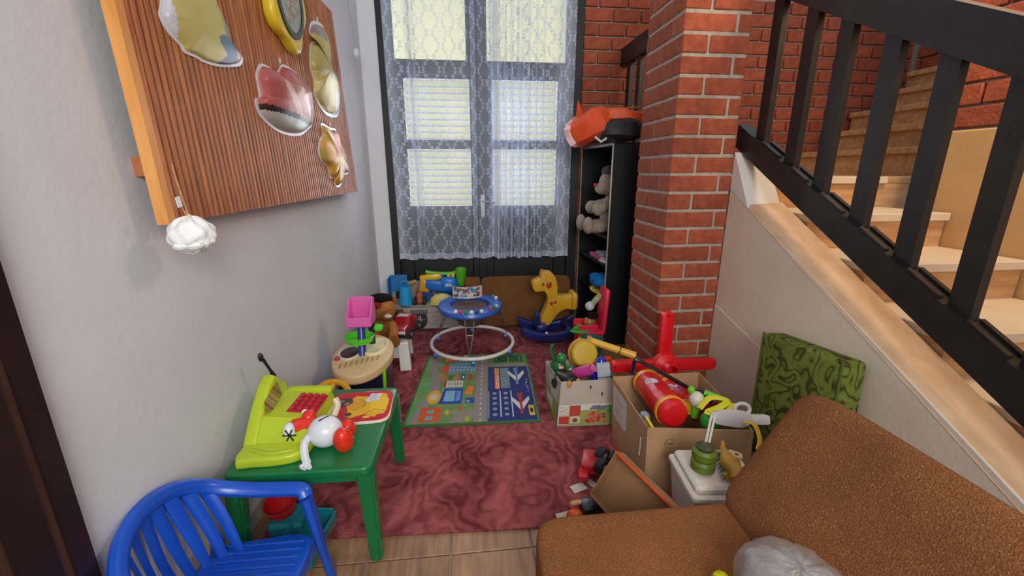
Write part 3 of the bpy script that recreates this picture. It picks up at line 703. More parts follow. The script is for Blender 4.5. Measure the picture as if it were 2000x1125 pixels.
def book(name, label, loc, d, rz, cover, grp=None):
    t = thing(name, label, 'book', loc, R(rz), grp); w, l, h = d
    for z in (0.0015, h - .0015): MB().box((0, 0, z), (w, l, .003), .0005).obj('cover', paper(cover), t, smooth=0)
    MB().box((.002, 0, h / 2), (w - .008, l - .008, h - .006)).obj('pages', paper('e4dccb'), t, smooth=0)
    MB().box((-w / 2 + .001, 0, h / 2), (.003, l, h - .002)).obj('spine', paper(cover), t, smooth=0)
    return t
book('picture_book', 'pink covered book lying on the bookcase shelf below the plush toy', (1.2, 3.55, .676), (.19, .26, .03), 3, 'c2577e')
book('picture_book', 'thin pale blue book lying on top of the pink book', (1.21, 3.53, .707), (.15, .21, .012), -6, '9fb2c4')
book('picture_book', 'white paperback on the shelf edge near the pillar end', (1.19, 3.335, .676), (.16, .16, .012), 12, 'd5d8da')
# blue hat on the shelf
ht = thing('toy_hat', 'blue ruffled toy hat with yellow brim on lower bookcase shelf', 'toy hat', (1.15, 3.42, .411))
MB().ell((0, 0, .085), (.10, .20, .055), .8, 1, 36, 12, fn=lambda v: v * (1 + .09 * math.sin(7 * math.atan2(v.y, v.x)))).obj('crown', plush('1f6fae'), ht)
MB().lathe([(.02, .012), (.13, .0), (.135, .008), (.05, .04)], 28, Matrix.Diagonal((.75, 1.3, 1, 1))).obj('brim', plastic('d9b23c'), ht)

# ---------------------------------------------------------------- rocking giraffe
rk = thing('rocking_giraffe', 'yellow plastic rocking giraffe on dark blue rockers by the door', 'rocking toy', (.68, 3.42, .013))
GP = [(0.536, 0.5), (0.555, 0.523), (0.601, 0.542), (0.608, 0.576), (0.626, 0.607), (0.638, 0.595), (0.677, 0.594), (0.708, 0.578), (0.732, 0.542), (0.75, 0.462), (0.756, 0.39), (0.87, 0.388), (0.901, 0.406), (0.909, 0.263), (0.842, 0.274), (0.779, 0.251), (0.733, 0.204), (0.687, 0.135), (0.639, 0.129), (0.615, 0.15), (0.618, 0.2), (0.645, 0.264), (0.671, 0.345), (0.662, 0.393), (0.634, 0.434), (0.572, 0.428), (0.544, 0.453)]
MG = frame((0, .05, 0), (1, 0, 0), (0, 0, 1))
GQ = [tuple(q)[:2] for q in smooth_path([(x - .68, z - .013, 0) for x, z in GP], 2, True)]
yel = plastic('d8a524', .4)
MB().prism(GQ, 0, .10, MG, bev=.006, seg=2).obj('body', yel, rk)
MB().box((.215, 0, .33), (.05, .17, .14), .02, seg=2).obj('seat_back', yel, rk)
spot = plastic('b2401f')
for x, z, r in ((-.005, .475, .024), (.018, .315, .014), (.05, .325, .012), (-.055, .482, .011)): MB().ell((x, -.052, z), (r, .006, r * 1.25)).obj('spot', spot if r != .011 else plastic('5a4a20'), rk)
nv = plastic('1b2a6b', .35)
for s in (-1, 1):
    rp = [(-.24 + .027 * i, .105 - .095 * math.sin(math.pi * (i + 1.4) / 20.8) ** .7) for i in range(19)]
    MB().prism([(x, z + .0) for x, z in rp] + [(x, z + .075) for x, z in rp[::-1]], -.03, .03, frame((0, s * .13, 0), (1, 0, 0), (0, 0, 1)), bev=.01).obj('rocker', nv, rk)
MB().box((-.07, 0, .12), (.09, .26, .06), .02, seg=2).obj('crossbar', nv, rk); MB().box((.17, 0, .1), (.07, .26, .05), .02, seg=2).obj('crossbar', nv, rk)
MB().tube([(-.10, -.08, .13), (-.10, -.10, .22), (-.10, -.02, .235)], .018, 8).obj('foot_peg', nv, rk)
MB().ell((-.04, -.165, .095), .012, nu=10, nv=8).obj('bolt_cap', plastic('e8e8e8'), rk)

# ---------------------------------------------------------------- brown upholstered panel and printed box at the door
bpn = thing('upholstered_panel', 'wide brown upholstered panel leaning against the foot of the door', 'headboard', (.47, 3.72, .013), rot=(R(-9), 0, 0))
M_BRN = mat('brown_velour', '76502f', .9, .12, 10, bump=.2, bscale=150, spec=.15)
for x, w in ((-.42, .14), (.065, .83)): MB().ell((x, 0, .232), (w / 2, .045, .23), .18, .14, 40, 20).obj('pad', M_BRN, bpn, smooth=50)
pb = thing('printed_carton', 'pale grey carton with dark printed badge standing by the door', 'box', (-.375, 3.85, .013))
MB().box((0, 0, .10), (.72, .27, .20), .004).obj('carton_body', M_CARD2, pb, smooth=0)
cv = Canvas(150, 42, 'aaa59e')
for a in range(9):
    for b in range(4): cv.ell(.58 + a * .045 + (b % 2) * .022, .2 + b * .2, .006, .03, '5c5654')
cv.rect(0, 0, .22, 1, '5a4a45'); cv.ell(.12, .5, .09, .4, '3b2f2d'); cv.ell(.2, .6, .07, .3, '75625a')
cv.ell(.42, .45, .095, .45, '2b2d30'); cv.rect(.31, .72, .52, .93, '4c4d50'); cv.text('4', .385, .3, .05, .012, 'c9cacb'); cv.rect(.44, .42, .49, .46, '8d8f92')
for k in range(8): cv.rect(.32 + k * .025, .76, .334 + k * .025, .9, '85868a')
cv.speckle(.06); cv.sheet('printed_front', lambda u, v: Vector((-.355 + .71 * u, -.1365, .004 + .192 * v)), M_PRINT, pb)
tray = thing('toy_tray', 'open shallow grey box full of toys on top of printed carton', 'box', (-.375, 3.86, .215))
MB().box((0, .02, .006), (.68, .24, .012)).obj('base', M_CARD2, tray, smooth=0)
MB().box((0, .137, .09), (.68, .006, .18)).obj('back_wall', M_CARD2, tray, smooth=0); MB().box((.338, .02, .075), (.006, .24, .15)).obj('side_wall', M_CARD2, tray, smooth=0); MB().box((-.338, .05, .12), (.006, .17, .24)).obj('side_wall', mat('blue_card', '2a7fc4', .6), tray, smooth=0)
MB().box((-.26, .128, .165), (.15, .004, .16)).obj('blue_flap', mat('blue_card', '2a7fc4', .6), tray, smooth=0)

# toys in the tray
def toy(name, label, cat, loc, rz=0, rot=None, group=None): return thing(name, label, cat, loc, R(rz), group, rot)
t = toy('toy_pail', 'light blue plastic toy pail with arched handle in the tray', 'toy pail', (-.555, 3.78, .229))
MB().lathe([(.055, 0), (.062, .01), (.052, .12), (.045, .17), (.038, .172), (.044, .12), (.05, .02)], 24).obj('bucket', plastic('25a3dc'), t)
MB().tube(smooth_path([(-.042, 0, .15), (-.036, 0, .2), (0, 0, .225), (.036, 0, .2), (.042, 0, .15)], 5), .012, 8, flat=.6).obj('handle', plastic('25a3dc'), t)
t = toy('toy_digger', 'yellow toy digger arm lying behind the blue pail', 'toy vehicle', (-.44, 3.88, .228))
MB().box((.02, 0, .16), (.10, .08, .12), .02, M=RY(12), seg=2).obj('cab', plastic('e0a41f'), t)
MB().box((.13, 0, .215), (.2, .06, .06), .02, M=RY(-6), seg=2).obj('arm', plastic('e8bc22'), t)
MB().tube(smooth_path([(-.02, -.03, .2), (-.08, -.04, .18), (-.1, -.05, .11)], 4), .018, 8).obj('hose', plastic('b98424'), t)
MB().box((.0, 0, .06), (.06, .06, .12), .01).obj('base', plastic('8c5a2c'), t)
t = toy('toy_truck', 'dark wheeled toy truck with orange chassis in the tray', 'toy vehicle', (-.43, 3.79, .229))
MB().box((0, 0, .06), (.05, .09, .09), .01).obj('chassis', plastic('b8673a'), t)
for s in (-1, 1):
    for y in (-.03, .04): MB().cyl((s * .03, y, .03), (s * .055, y, .03), .03, n=16).obj('wheel', mat('black_rubber', '242425', .7), t)
t = toy('toy_vehicle', 'bright blue toy car lying in the tray behind yellow bowl', 'toy vehicle', (-.27, 3.89, .228))
MB().ell((0, 0, .15), (.17, .06, .055), .5, .6, 28, 14, M=RY(8)).obj('car_body', plastic('1f6fd0'), t)
MB().ell((.1, -.03, .17), (.075, .05, .06), .6, .7, 24, 12).obj('cabin', plastic('2a7de0'), t); MB().box((.1, -.078, .165), (.06, .006, .03), .003).obj('window', plastic('b9cfe4'), t)
for x in (-.1, .1): MB().cyl((x, -.02, .05), (x, .02, .05), .05, n=16).obj('wheel', plastic('1f57a8'), t)
t = toy('toy_bowl', 'pale yellow upturned toy bowl in front of the blue toy car', 'toy bowl', (-.235, 3.79, .229))
MB().lathe([(.10, 0), (.098, .02), (.085, .055), (.05, .085), (.0, .095)], 24, Matrix.Diagonal((1.15, .75, 1, 1))).obj('bowl', plastic('dcd072'), t)
MB().cyl((.0, -.055, .06), (.01, -.075, .062), .016).obj('knob', plastic('ece7c6'), t)
t = toy('toy_rack', 'lime green toy frame with upright end lying on the toys', 'toy', (-.17, 3.93, .228))
MB().tube(smooth_path([(-.21, 0, .27), (-.15, 0, .255), (0, 0, .245), (.08, 0, .26)], 5), .018, 8).obj('rail', plastic('6cc232'), t)
MB().lathe([(.02, 0), (.045, .005), (.055, .16), (.05, .165), (.03, .02)], 18, T(.115, 0, .13)).obj('cup', plastic('5cb52c'), t)
for x in (-.1, -.06, .0, .04): MB().box((x, -.012, .21), (.03, .03, .075), .006).obj('block', plastic('1f7fd6' if x < 0 - .01 else 'e6d63a'), t)
MB().box((-.02, .0, .08), (.2, .03, .16), .01).obj('support', plastic('2a6fb8'), t)
t = toy('toy_phone', 'small grey toy with yellow frame at the right end of tray', 'toy', (-.085, 3.84, .229))
MB().box((0, 0, .075), (.09, .03, .12), .012, M=RY(18), seg=2).obj('frame', plastic('c9c13a'), t); MB().box((0, -.016, .075), (.06, .006, .085), .004, M=RY(18)).obj('screen', plastic('6e7276'), t)

# ---------------------------------------------------------------- baby walker
wk = thing('baby_walker', 'blue topped baby walker with white ring base and beads', 'baby walker', (.03, 3.22, .022))
RG = .325
MB().tube([(RG * math.cos(a), RG * 1.05 * math.sin(a), .055) for a in [2 * math.pi * i / 64 for i in range(64)]], .014, 10, True).obj('base_ring', plastic('e2e0db', .4), wk)
for k in range(6):
    a = R(30 + 60 * k); x, y = RG * math.cos(a), RG * 1.05 * math.sin(a)
    c = MB().cyl((x - .012, y, .026), (x + .012, y, .026), .025, n=16).obj('caster', plastic('2f66c8'), wk); MB().cyl((x, y, .03), (x, y, .056), .01).obj('fork', plastic('23479a'), c)
for k, a0 in enumerate((-95, 25, 150)):
    a = R(a0)
    for d in (-10, 10):
        b = R(a0 + d); MB().tube([(RG * math.cos(a), RG * 1.05 * math.sin(a), .055), (.27 * math.cos(R(a0 + d * .5)), .28 * math.sin(R(a0 + d * .5)), .2), (.21 * math.cos(b), .22 * math.sin(b), .345)], .0045, 6).obj('leg_wire', M_STEEL, wk)
    MB().tube([(.26 * math.cos(R(a0 - 5)), .27 * math.sin(R(a0 - 5)), .21), (.26 * math.cos(R(a0 + 5)), .27 * math.sin(R(a0 + 5)), .21)], .004, 6).obj('cross_wire', M_STEEL, wk)
tb = plastic('2a62bf', .35); RT = .245
n = 48; prof = [(1., .335), (1.03, .35), (1.0, .372), (.9, .378), (.66, .372), (.62, .362), (.62, .34), (.7, .335)]
vs, fs = [], []
for j, (q, z) in enumerate(prof):
    for i in range(n):
        a = 2 * math.pi * i / n; f = (1 - q) / .4
        vs.append((RT * q * math.cos(a) - .012, RT * 1.12 * q * math.sin(a) + .035 * max(0, min(1, f)), z))
fs = [[j * n + i, j * n + (i + 1) % n, ((j + 1) % 8) * n + (i + 1) % n, ((j + 1) % 8) * n + i] for j in range(8) for i in range(n)]
MB()._add(vs, fs).obj('tray_ring', tb, wk)
for k, (a0, c) in enumerate(((-118, 'e6e6e2'), (-108, 'd23b50'), (-98, '2f8a4a'), (-88, 'dfe6ee'), (-78, '24459a'), (-69, 'e6e2c8'), (-48, 'c23a4c'), (-36, '2f8a4a'), (-30, 'd8e2dc'), (22, 'e6e6e2'), (33, '3b8a86'))):
    MB().ell((RT * .93 * math.cos(R(a0)) - .012, RT * 1.04 * math.sin(R(a0)), .385), .016, nu=12, nv=8).obj('bead', plastic(c, .25), wk)
MB().lathe([(.135, .35), (.13, .28), (.09, .2), (.0, .18), (.085, .205), (.125, .285)], 28, T(-.012, .03, 0)).obj('fabric_seat', mat('brown_seat_cloth', '5d4a44', .9, .1, 20), wk)
cv = Canvas(46, 24, 'b7b2a8'); cv.rect(.03, .06, .97, .94, 'd8d3c6')
for _ in range(40): cv.ell(random.uniform(.1, .9), random.uniform(.15, .85), random.uniform(.03, .1), random.uniform(.05, .14), random.choice(['4a90b8', '7fb2c8', 'b0483c', '5a4e86', '8a5b3a', '94b8c0']))
cv.sheet('activity_card', lambda u, v: Vector((-.15 + .24 * u, .17 - .05 * math.sin(math.pi * u), .375 + .10 * v)), M_PRINT, wk)

# ---------------------------------------------------------------- stool, plush lion, red car, toy kitchen
so_ = thing('step_stool', 'white moulded plastic step stool behind the toy kitchen', 'stool', (-.555, 3.06, .013), R(4))
wp = plastic('dcdcda', .35)
MB().box((0, 0, .185), (.23, .30, .03), .014, seg=2).obj('top', wp, so_)
for s in (-1, 1):
    MB().hexa([(-.12, s * .15 - .035, 0), (-.04, s * .15 - .035, 0), (-.04, s * .15 + .035, 0), (-.12, s * .15 + .035, 0)], [(-.11, s * .12 - .03, .18), (-.04, s * .12 - .03, .18), (-.04, s * .12 + .03, .18), (-.11, s * .12 + .03, .18)]).obj('leg', wp, so_)
    MB().hexa([(.05, s * .15 - .04, 0), (.125, s * .15 - .04, 0), (.125, s * .15 + .04, 0), (.05, s * .15 + .04, 0)], [(.04, s * .12 - .035, .18), (.112, s * .12 - .035, .18), (.112, s * .12 + .035, .18), (.04, s * .12 + .035, .18)]).obj('leg', wp, so_)
for s in (-1, 1): MB().box((0, s * .138, .13), (.22, .02, .10), .006).obj('apron', wp, so_)
li = thing('plush_toy', 'brown plush animal with black cap slumped on the white stool', 'plush toy', (-.595, 2.99, .214))
pc = plush('8a5a30'); pt = plush('a8733f')
MB().ell((-.01, .02, .09), (.075, .07, .10)).obj('body', pc, li); MB().ell((-.0, -.01, .235), (.085, .08, .08)).obj('head', pt, li)
MB().ell((.03, -.07, .21), (.05, .045, .042)).obj('muzzle', pc, li); MB().ell((.045, -.112, .215), (.026, .012, .014)).obj('white_patch', plush('d8d0c2'), li)
MB().ell((-.025, .015, .29), (.088, .08, .05), .8, 1).obj('cap', plush('1d1613'), li); MB().ell((-.105, .0, .275), (.035, .02, .02)).obj('tassel', plush('c9b878'), li)
MB().ell((-.045, -.05, .275), (.06, .04, .03)).obj('scarf', plush('8a2f22'), li)
for s in (-1, 1):
    MB().ell((.07 * s, .03, .285), (.022, .015, .026)).obj('ear', pc, li)
    MB().tube([(.05 * s, -.02, .13), (.07 * s, -.07, .08), (.06 * s, -.10, .04)], [.03, .032, .036], 10).obj('arm', pt, li)
    MB().tube([(.045 * s, -.03, .04), (.07 * s, -.10, .03), (.075 * s, -.14, .035)], [.04, .04, .045], 10).obj('leg', pc, li)
rc = thing('toy_pickup', 'red toy pickup with black wheels parked on the white stool', 'toy vehicle', (-.475, 3.09, .214), R(-12))
rd = plastic('a01c26', .25)
MB().prism([(-.15, .035), (.145, .035), (.15, .07), (.14, .09), (.06, .10), (.03, .145), (-.05, .148), (-.08, .105), (-.15, .10)], -.055, .055, frame((0, 0, 0), (0, -1, 0), (0, 0, 1)), bev=.008).obj('body', rd, rc)
MB().box((0, -.005, .1495), (.075, .055, .003)).obj('roof_sticker', plastic('c9bfae'), rc); MB().box((0, .03, .1), (.10, .10, .02), .004).obj('load_bed', plastic('6a2023'), rc)
MB().box((0, -.152, .065), (.115, .012, .022), .004).obj('bumper', plastic('d2cfc9'), rc); MB().box((0, -.156, .04), (.12, .01, .025), .004).obj('grille', plastic('1f2023'), rc)
for x in (-.065, .065):
    for y in (-.095, .095):
        w_ = MB().cyl((x - .018, y, .038), (x + .018, y, .038), .038, n=18).obj('wheel', mat('black_rubber', '242425', .7), rc); MB().cyl((x - .02, y, .038), (x + .02, y, .038), .016, n=12).obj('hub', plastic('9a9a9c'), w_)
kt = thing('toy_kitchen', 'beige toy sink unit with blue post, green tray and pink seat', 'toy kitchen', (-.60, 2.33, .013))
be = mat('beige_plastic', 'cdb083', .45, .06, 6)
top = [(.165 * math.cos(a) * (1 + .06 * math.sin(a)), .255 * math.sin(a)) for a in [2 * math.pi * i / 48 for i in range(48)]]
def tilt(P): return P
KM = T(0, 0, .33) @ RX(4)
MB().prism(top, 0, .055, KM, bev=.014, seg=3).obj('worktop', be, kt)
MB().lathe([(.0, .002), (.055, .004), (.07, .016), (.078, .014), (.08, .0), (.0, .0)], 32, KM @ T(.055, .07, .054) @ Matrix.Diagonal((.95, 1.35, 1, 1))).obj('basin', mat('cream_basin', 'e6d9ae', .4, .05, 6), kt)
MB().lathe([(.0, .0), (.058, .0), (.06, .004), (.05, .007), (.0, .006)], 28, KM @ T(-.075, .01, .055) @ Matrix.Diagonal((.95, 1.3, 1, 1))).obj('hob_plate', mat('maroon_hob', '3a2226', .3), kt)
MB().lathe([(.058, .0), (.066, .0), (.066, .006), (.058, .006)], 28, KM @ T(-.075, .01, .055) @ Matrix.Diagonal((.95, 1.3, 1, 1))).obj('hob_ring', plastic('d8d2ca'), kt)
for k in range(8): MB().box((-.09 + .026 * k, -.14 + .012 * k, .056), (.011, .05, .003), .001, M=KM).obj('drain_groove', mat('groove_tan', 'a1875f', .5), kt)
MB().cyl(KM @ Vector((-.125, -.06, .052)), KM @ Vector((-.125, -.06, .068)), .016).obj('knob', plastic('b0345a'), kt)
MB().hexa([(-.11, -.10, 0), (.12, -.10, 0), (.12, .18, 0), (-.11, .18, 0)], [(-.12, -.13, .335), (.12, -.13, .335), (.12, .2, .335), (-.12, .2, .335)]).obj('cabinet', plastic('171d3c'), kt, smooth=0)
MB().tube([(.135, -.13, .34), (.13, -.14, .18), (.135, -.13, .01)], .009, 8).obj('side_leg', plastic('7ad02c'), kt)
MB().cyl((-.0, -.02, .37), (-.01, .05, .55), .021, n=16).obj('post', plastic('27398f'), kt); MB().cyl((.03, .12, .38), (.03, .12, .56), .018, n=14).obj('post', plastic('1c2340'), kt)
MB().lathe([(.015, .0), (.07, .0), (.085, .035), (.08, .037), (.066, .008), (.015, .008)], 24, T(-.02, .03, .445) @ Matrix.Diagonal((1, .95, 1, 1))).obj('ring_tray', plastic('55d22f'), kt)
pk = plastic('e269b4', .3)
MB().box((-.005, .05, .55), (.13, .13, .014), .006).obj('seat', pk, kt)
for s in (-1, 1): MB().prism([(-.07, 0), (.07, 0), (.06, .13), (.02, .14), (-.05, .06), (-.07, .055)], -.005, .005, frame((-.005 + s * .063, .05, .55), (0, 1, 0), (0, 0, 1)), bev=.003).obj('seat_side', pk, kt)
MB().box((-.005, .113, .62), (.13, .012, .135), .005, M=None).obj('seat_back', pk, kt); MB().box((-.005, -.016, .575), (.13, .01, .055), .004).obj('seat_front', pk, kt)
MB().box((.075, .10, .50), (.05, .05, .035), .01).obj('tap', plastic('55d22f'), kt)
yr = thing('toy_steering_wheel', 'yellow toy steering wheel with blue hub behind the green table', 'toy wheel', (-.70, 2.02, .014), 0)
MW = T(0, 0, .28) @ RX(38)
MB().tube([MW @ Vector((.088 * math.cos(a), .088 * math.sin(a), 0)) for a in [2 * math.pi * i / 40 for i in range(40)]], .016, 10, True).obj('rim', plastic('e0a21c'), yr)
MB().cyl(MW @ Vector((0, 0, -.012)), MW @ Vector((0, 0, .014)), .042).obj('hub', plastic('2e6f96'), yr)
for a in (90, 210, 330): MB().tube([MW @ Vector((0, 0, 0)), MW @ Vector((.088 * math.cos(R(a)), .088 * math.sin(R(a)), 0))], .012, 8).obj('spoke', plastic('e0a21c'), yr)
MB().cyl((0, .0, .0), MW @ Vector((0, 0, -.01)), .03, .022).obj('column', plastic('2b3f94'), yr)

# ---------------------------------------------------------------- green table and what stands on it
gt = thing('kids_table', 'green plastic kids table against the left wall', 'table', (-.592, 1.60, 0), R(-1))
gm = plastic('0f6e3c', .28)
MB().prism(rrect(.50, .58, .035, 5), .372, .41, bev=.010, seg=3).obj('tabletop', gm, gt)
for sx, sy in ((-1, -1), (1, -1), (1, 1), (-1, 1)):
    x, y = sx * .222, sy * .258; f_ = .0125 if sy > 0 else 0
    lg = MB().hexa([(x + sx * .012 - .021, y + sy * .012 - .021, f_), (x + sx * .012 + .021, y + sy * .012 - .021, f_), (x + sx * .012 + .021, y + sy * .012 + .021, f_), (x + sx * .012 - .021, y + sy * .012 + .021, f_)],
                   [(x - .03, y - .03, .385), (x + .03, y - .03, .385), (x + .03, y + .03, .385), (x - .03, y + .03, .385)])
    bmesh.ops.bevel(lg.bm, geom=lg.bm.edges[:], offset=.008, segments=2, affect='EDGES'); lg.obj('leg', gm, gt)
for s in (-1, 1):
    MB().box((0, s * .278, .37), (.40, .02, .035), .006).obj('apron', gm, gt); MB().box((s * .238, 0, .37), (.02, .48, .035), .006).obj('apron', gm, gt)
# cash register
cr = thing('toy_cash_register', 'lime toy cash register with red keys and microphone on green table', 'toy register', (-.685, 1.55, .411), R(-3)); cr.scale = (.9, .9, .95)
lm = plastic('b5c92a', .3)
sil = [(-.135, -.21), (-.06, -.235), (.05, -.225), (.11, -.19), (.125, -.10), (.12, .16), (.09, .20), (-.12, .20), (-.14, .12)]
sil = [tuple(q)[:2] for q in smooth_path([(x, y, 0) for x, y in sil], 3, True)]
MB().prism(sil, 0, .04, bev=.012, seg=3).obj('base', lm, cr)
MB().hexa([(-.13, -.14, .035), (.115, -.14, .035), (.115, .19, .035), (-.13, .19, .035)], [(-.115, -.06, .115), (.105, -.06, .095), (.10, .18, .10), (-.115, .18, .115)]).obj('body', lm, cr, smooth=0)
MB().prism([(-.15, .03), (.20, .03), (.17, .15), (.08, .225), (.02, .20), (-.06, .13)], -.028, .028, frame((-.118, 0, 0), (0, 1, 0), (0, 0, 1)), bev=.014, seg=3).obj('side_hood', lm, cr)
MB().box((.01, .175, .105), (.20, .04, .03), .012, seg=2).obj('rear_ridge', lm, cr)
kp = MB().box((.035, .055, .105), (.125, .15, .012), .005, M=RY(5)).obj('keypad', plastic('a8182a', .3), cr)
for i in range(4):
    for j in range(4): MB().box((-.008 + .029 * i, .002 + .036 * j, .114), (.022, .028, .012), .005, M=RY(5)).obj('key', plastic('b81f33', .22), kp)
cv = Canvas(20, 14, '8c7a3a')
for _ in range(14): a = random.random(); cv.line([(a, 0), (a - .3, 1)], .06, random.choice(['5c3a34', 'b0925e', '7a4a3a', '9c8a52']))
cv.sheet('display', lambda u, v: Vector((-.086 + .012 * (1 - v), -.045 + .125 * u, .105 + .06 * v + .03 * u)), M_PRINT, cr)
MB().box((-.149, .02, .1), (.004, .006, .05), .001).obj('coin_slot', plastic('6e7a1c'), cr)
for k in range(3): MB().box((.04, -.132, .068), (.055, .003, .005), M=T(.04, -.132, .068) @ RY(60 * k) @ T(-.04, .132, -.068)).obj('speaker_mark', mat('black_ink', '15150f', .6), cr)
MB().tube(smooth_path([(-.09, -.18, .043), (-.0, -.205, .043), (.07, -.185, .043)], 5), .007, 8, flat=.5).obj('drawer_lip', lm, cr)
bk_ = mat('black_mic', '17171a', .35)
mic = MB().tube([(-.118, .12, .20), (-.125, .11, .235), (-.14, .095, .29)], [.011, .006, .007], 10).obj('microphone_stem', bk_, cr); MB().ell((-.145, .09, .30), (.011, .011, .02), nu=12, nv=8).obj('microphone_head', bk_, mic)
# coin bank figure
cb = thing('coin_bank', 'white egg shaped toy coin bank with red shoes lying on green table', 'coin bank', (-.538, 1.455, .411))
wh = plastic('dfe6ee', .3); rr = plastic('e0311c', .28)
MB().ell((0, 0, .058), (.062, .058, .058), nu=28, nv=18, M=None).obj('body', wh, cb)
MB().ell((.075, -.045, .045), (.036, .036, .058), nu=20, M=T(.075, -.045, .045) @ RX(20) @ T(-.075, .045, -.045)).obj('foot', rr, cb)
MB().ell((.07, .03, .04), (.03, .03, .04), nu=18).obj('foot', rr, cb)
MB().tube(smooth_path([(-.045, .03, .065), (-.085, .03, .075), (-.115, .01, .08)], 4), [.025] * 9, 10).obj('headband', rr, cb); MB().ell((-.125, .0, .07), (.022, .026, .03), nu=14).obj('tip', wh, cb)
MB().ell((-.075, .06, .085), (.026, .03, .028), nu=14).obj('glove', rr, cb); MB().ell((-.095, .078, .09), (.014, .012, .018), nu=10).obj('cuff', wh, cb)
MB().tube(smooth_path([(-.045, -.02, .06), (-.055, -.06, .05), (-.045, -.095, .025), (-.03, -.12, .012)], 4), [.014] * 13, 8).obj('arm', wh, cb)
for a in (-40, -5, 30): MB().tube([(-.03, -.115, .012), (-.03 + .028 * math.sin(R(a)), -.115 - .028 * math.cos(R(a)), .009)], .0085, 8).obj('finger', wh, cb)
MB().tube(smooth_path([(.02, .05, .09), (.03, .075, .12), (.02, .085, .145)], 4), .012, 8).obj('arm', plastic('dcc9b2'), cb)
MB().box((.006, -.004, .1155), (.004, .04, .003), M=RZ(-40)).obj('coin_slot', mat('black_ink', '15150f', .6), cb)
# picture book on the table
pbk = thing('shaped_book', 'red shaped board book with yellow cover picture on green table', 'book', (-.465, 1.70, .411), R(2))
bo = [tuple(q)[:2] for q in smooth_path([(-.135, -.08, 0), (-.10, -.13, 0), (.0, -.125, 0), (.115, -.11, 0), (.125, .0, 0), (.115, .10, 0), (.05, .125, 0), (-.05, .12, 0), (-.12, .11, 0), (-.14, .02, 0)], 4, True)]
MB().prism(bo, 0, .014, bev=.001).obj('pages', paper('e6dccb'), pbk)
cv = Canvas(70, 66, 'c41f2c')
cv.poly([(.3, .2), (.42, .12), (.62, .22), (.78, .1), (.93, .2), (.95, .5), (.9, .75), (.93, .93), (.75, .92), (.6, .8), (.4, .86), (.25, .6), (.33, .4)], 'e3b21f')
cv.ell(.8, .55, .15, .3, 'ecc62a'); cv.ell(.45, .55, .14, .2, 'd79a25'); cv.ell(.2, .66, .16, .17, '4a3438'); cv.ell(.17, .7, .05, .05, '8a7a80'); cv.ell(.28, .6, .04, .05, '9a8088')
cv.poly([(.55, .62), (.78, .66), (.82, .9), (.62, .92)], 'dcd9e2')
for k in range(4): cv.line([(.6, .68 + .055 * k), (.74, .7 + .055 * k)], .012, '8a86a0')
cv.ell(.36, .24, .06, .06, '4a3a34'); cv.line([(.6, .2), (.75, .35), (.9, .3)], .014, '7a5a18'); cv.line([(.45, .75), (.6, .6), (.55, .45)], .012, '8a5a1c'); cv.ell(.66, .13, .06, .035, 'e8c83a')
def bmap(u, v):
    x, y = 2 * u - 1, 2 * v - 1; a = math.atan2(y, x); m_ = max(abs(x), abs(y)); p = 6
    q = (abs(math.cos(a)) ** p + abs(math.sin(a)) ** p) ** (-1 / p); rr_ = m_ * q
    return Vector((-.008 + .132 * rr_ * math.cos(a), -.002 + .122 * rr_ * math.sin(a), .0152))
cv.sheet('cover', bmap, attr_mat('glossy_print', .3), pbk, thick=(0, 0, -.001))

# ---------------------------------------------------------------- blue kids armchair
ch = thing('kids_armchair', 'blue plastic kids armchair with slotted back at the table', 'chair', (-.70, 1.05, 0))
bl = plastic('1450c0', .3)
def cpt(x, y, z): return Vector((x + .70, y - 1.05, z))
half = [(-.545, 1.235, .372), (-.56, 1.245, .392), (-.63, 1.25, .395), (-.70, 1.25, .40), (-.78, 1.24, .42), (-.835, 1.215, .455), (-.868, 1.16, .495), (-.883, 1.10, .515), (-.887, 1.05, .52)]
rim = [cpt(*p) for p in half] + [cpt(x, 2.10 - y, z) for x, y, z in half[::-1][1:]]
rimp = smooth_path(rim, 4)
MB().tube(rimp, .024, 10, flat=.8).obj('rim_and_armrests', bl, ch)
SZ = .235
MB().prism([tuple(q)[:2] for q in smooth_path([(.16, -.165, 0), (.175, 0, 0), (.16, .165, 0), (0, .17, 0), (-.11, .15, 0), (-.14, .08, 0), (-.145, 0, 0), (-.14, -.08, 0), (-.11, -.15, 0), (0, -.17, 0)], 4, True)], SZ - .022, SZ, bev=.008).obj('seat', bl, ch)
for k in range(11): MB().box((.03 + .0, -.145 + .029 * k, SZ + .0015), (.24, .010, .005), .002).obj('seat_rib', bl, ch)
for k in range(9):   # back slats from the seat edge to the rim
    a = -72 + 18 * k
    y0, x0 = .135 * math.sin(R(a)), -.135 * math.cos(R(a)) + .0
    f = (k / 8) ; i = int(round(len(rimp) * (.305 + .39 * (1 - f)))); e = rimp[i]
    m1 = Vector((x0 - .035, y0 * 1.12, SZ + .10))
    MB().tube(smooth_path([(x0, y0, SZ - .012), m1, e], 4), [.012 + .0011 * j for j in range(9)], 8, flat=.28, up0=(x0, y0, 0)).obj('back_slat', bl, ch)
for s in (-1, 1):
    MB().tube(smooth_path([(.155, s * .185, .372), (.165, s * .187, .30), (.175, s * .19, .20), (.195, s * .205, .0)], 4), [.026] * 5 + [.024] * 4 + [.02] * 4, 8, flat=.7).obj('front_leg', bl, ch)
    MB().tube(smooth_path([(-.12, s * .155, .26), (-.15, s * .175, .12), (-.17, s * .19, 0)], 4), [.026] * 5 + [.02] * 4, 8, flat=.7).obj('rear_leg', bl, ch)
MB().box((.168, 0, SZ - .03), (.012, .32, .05), .004).obj('front_apron', bl, ch)

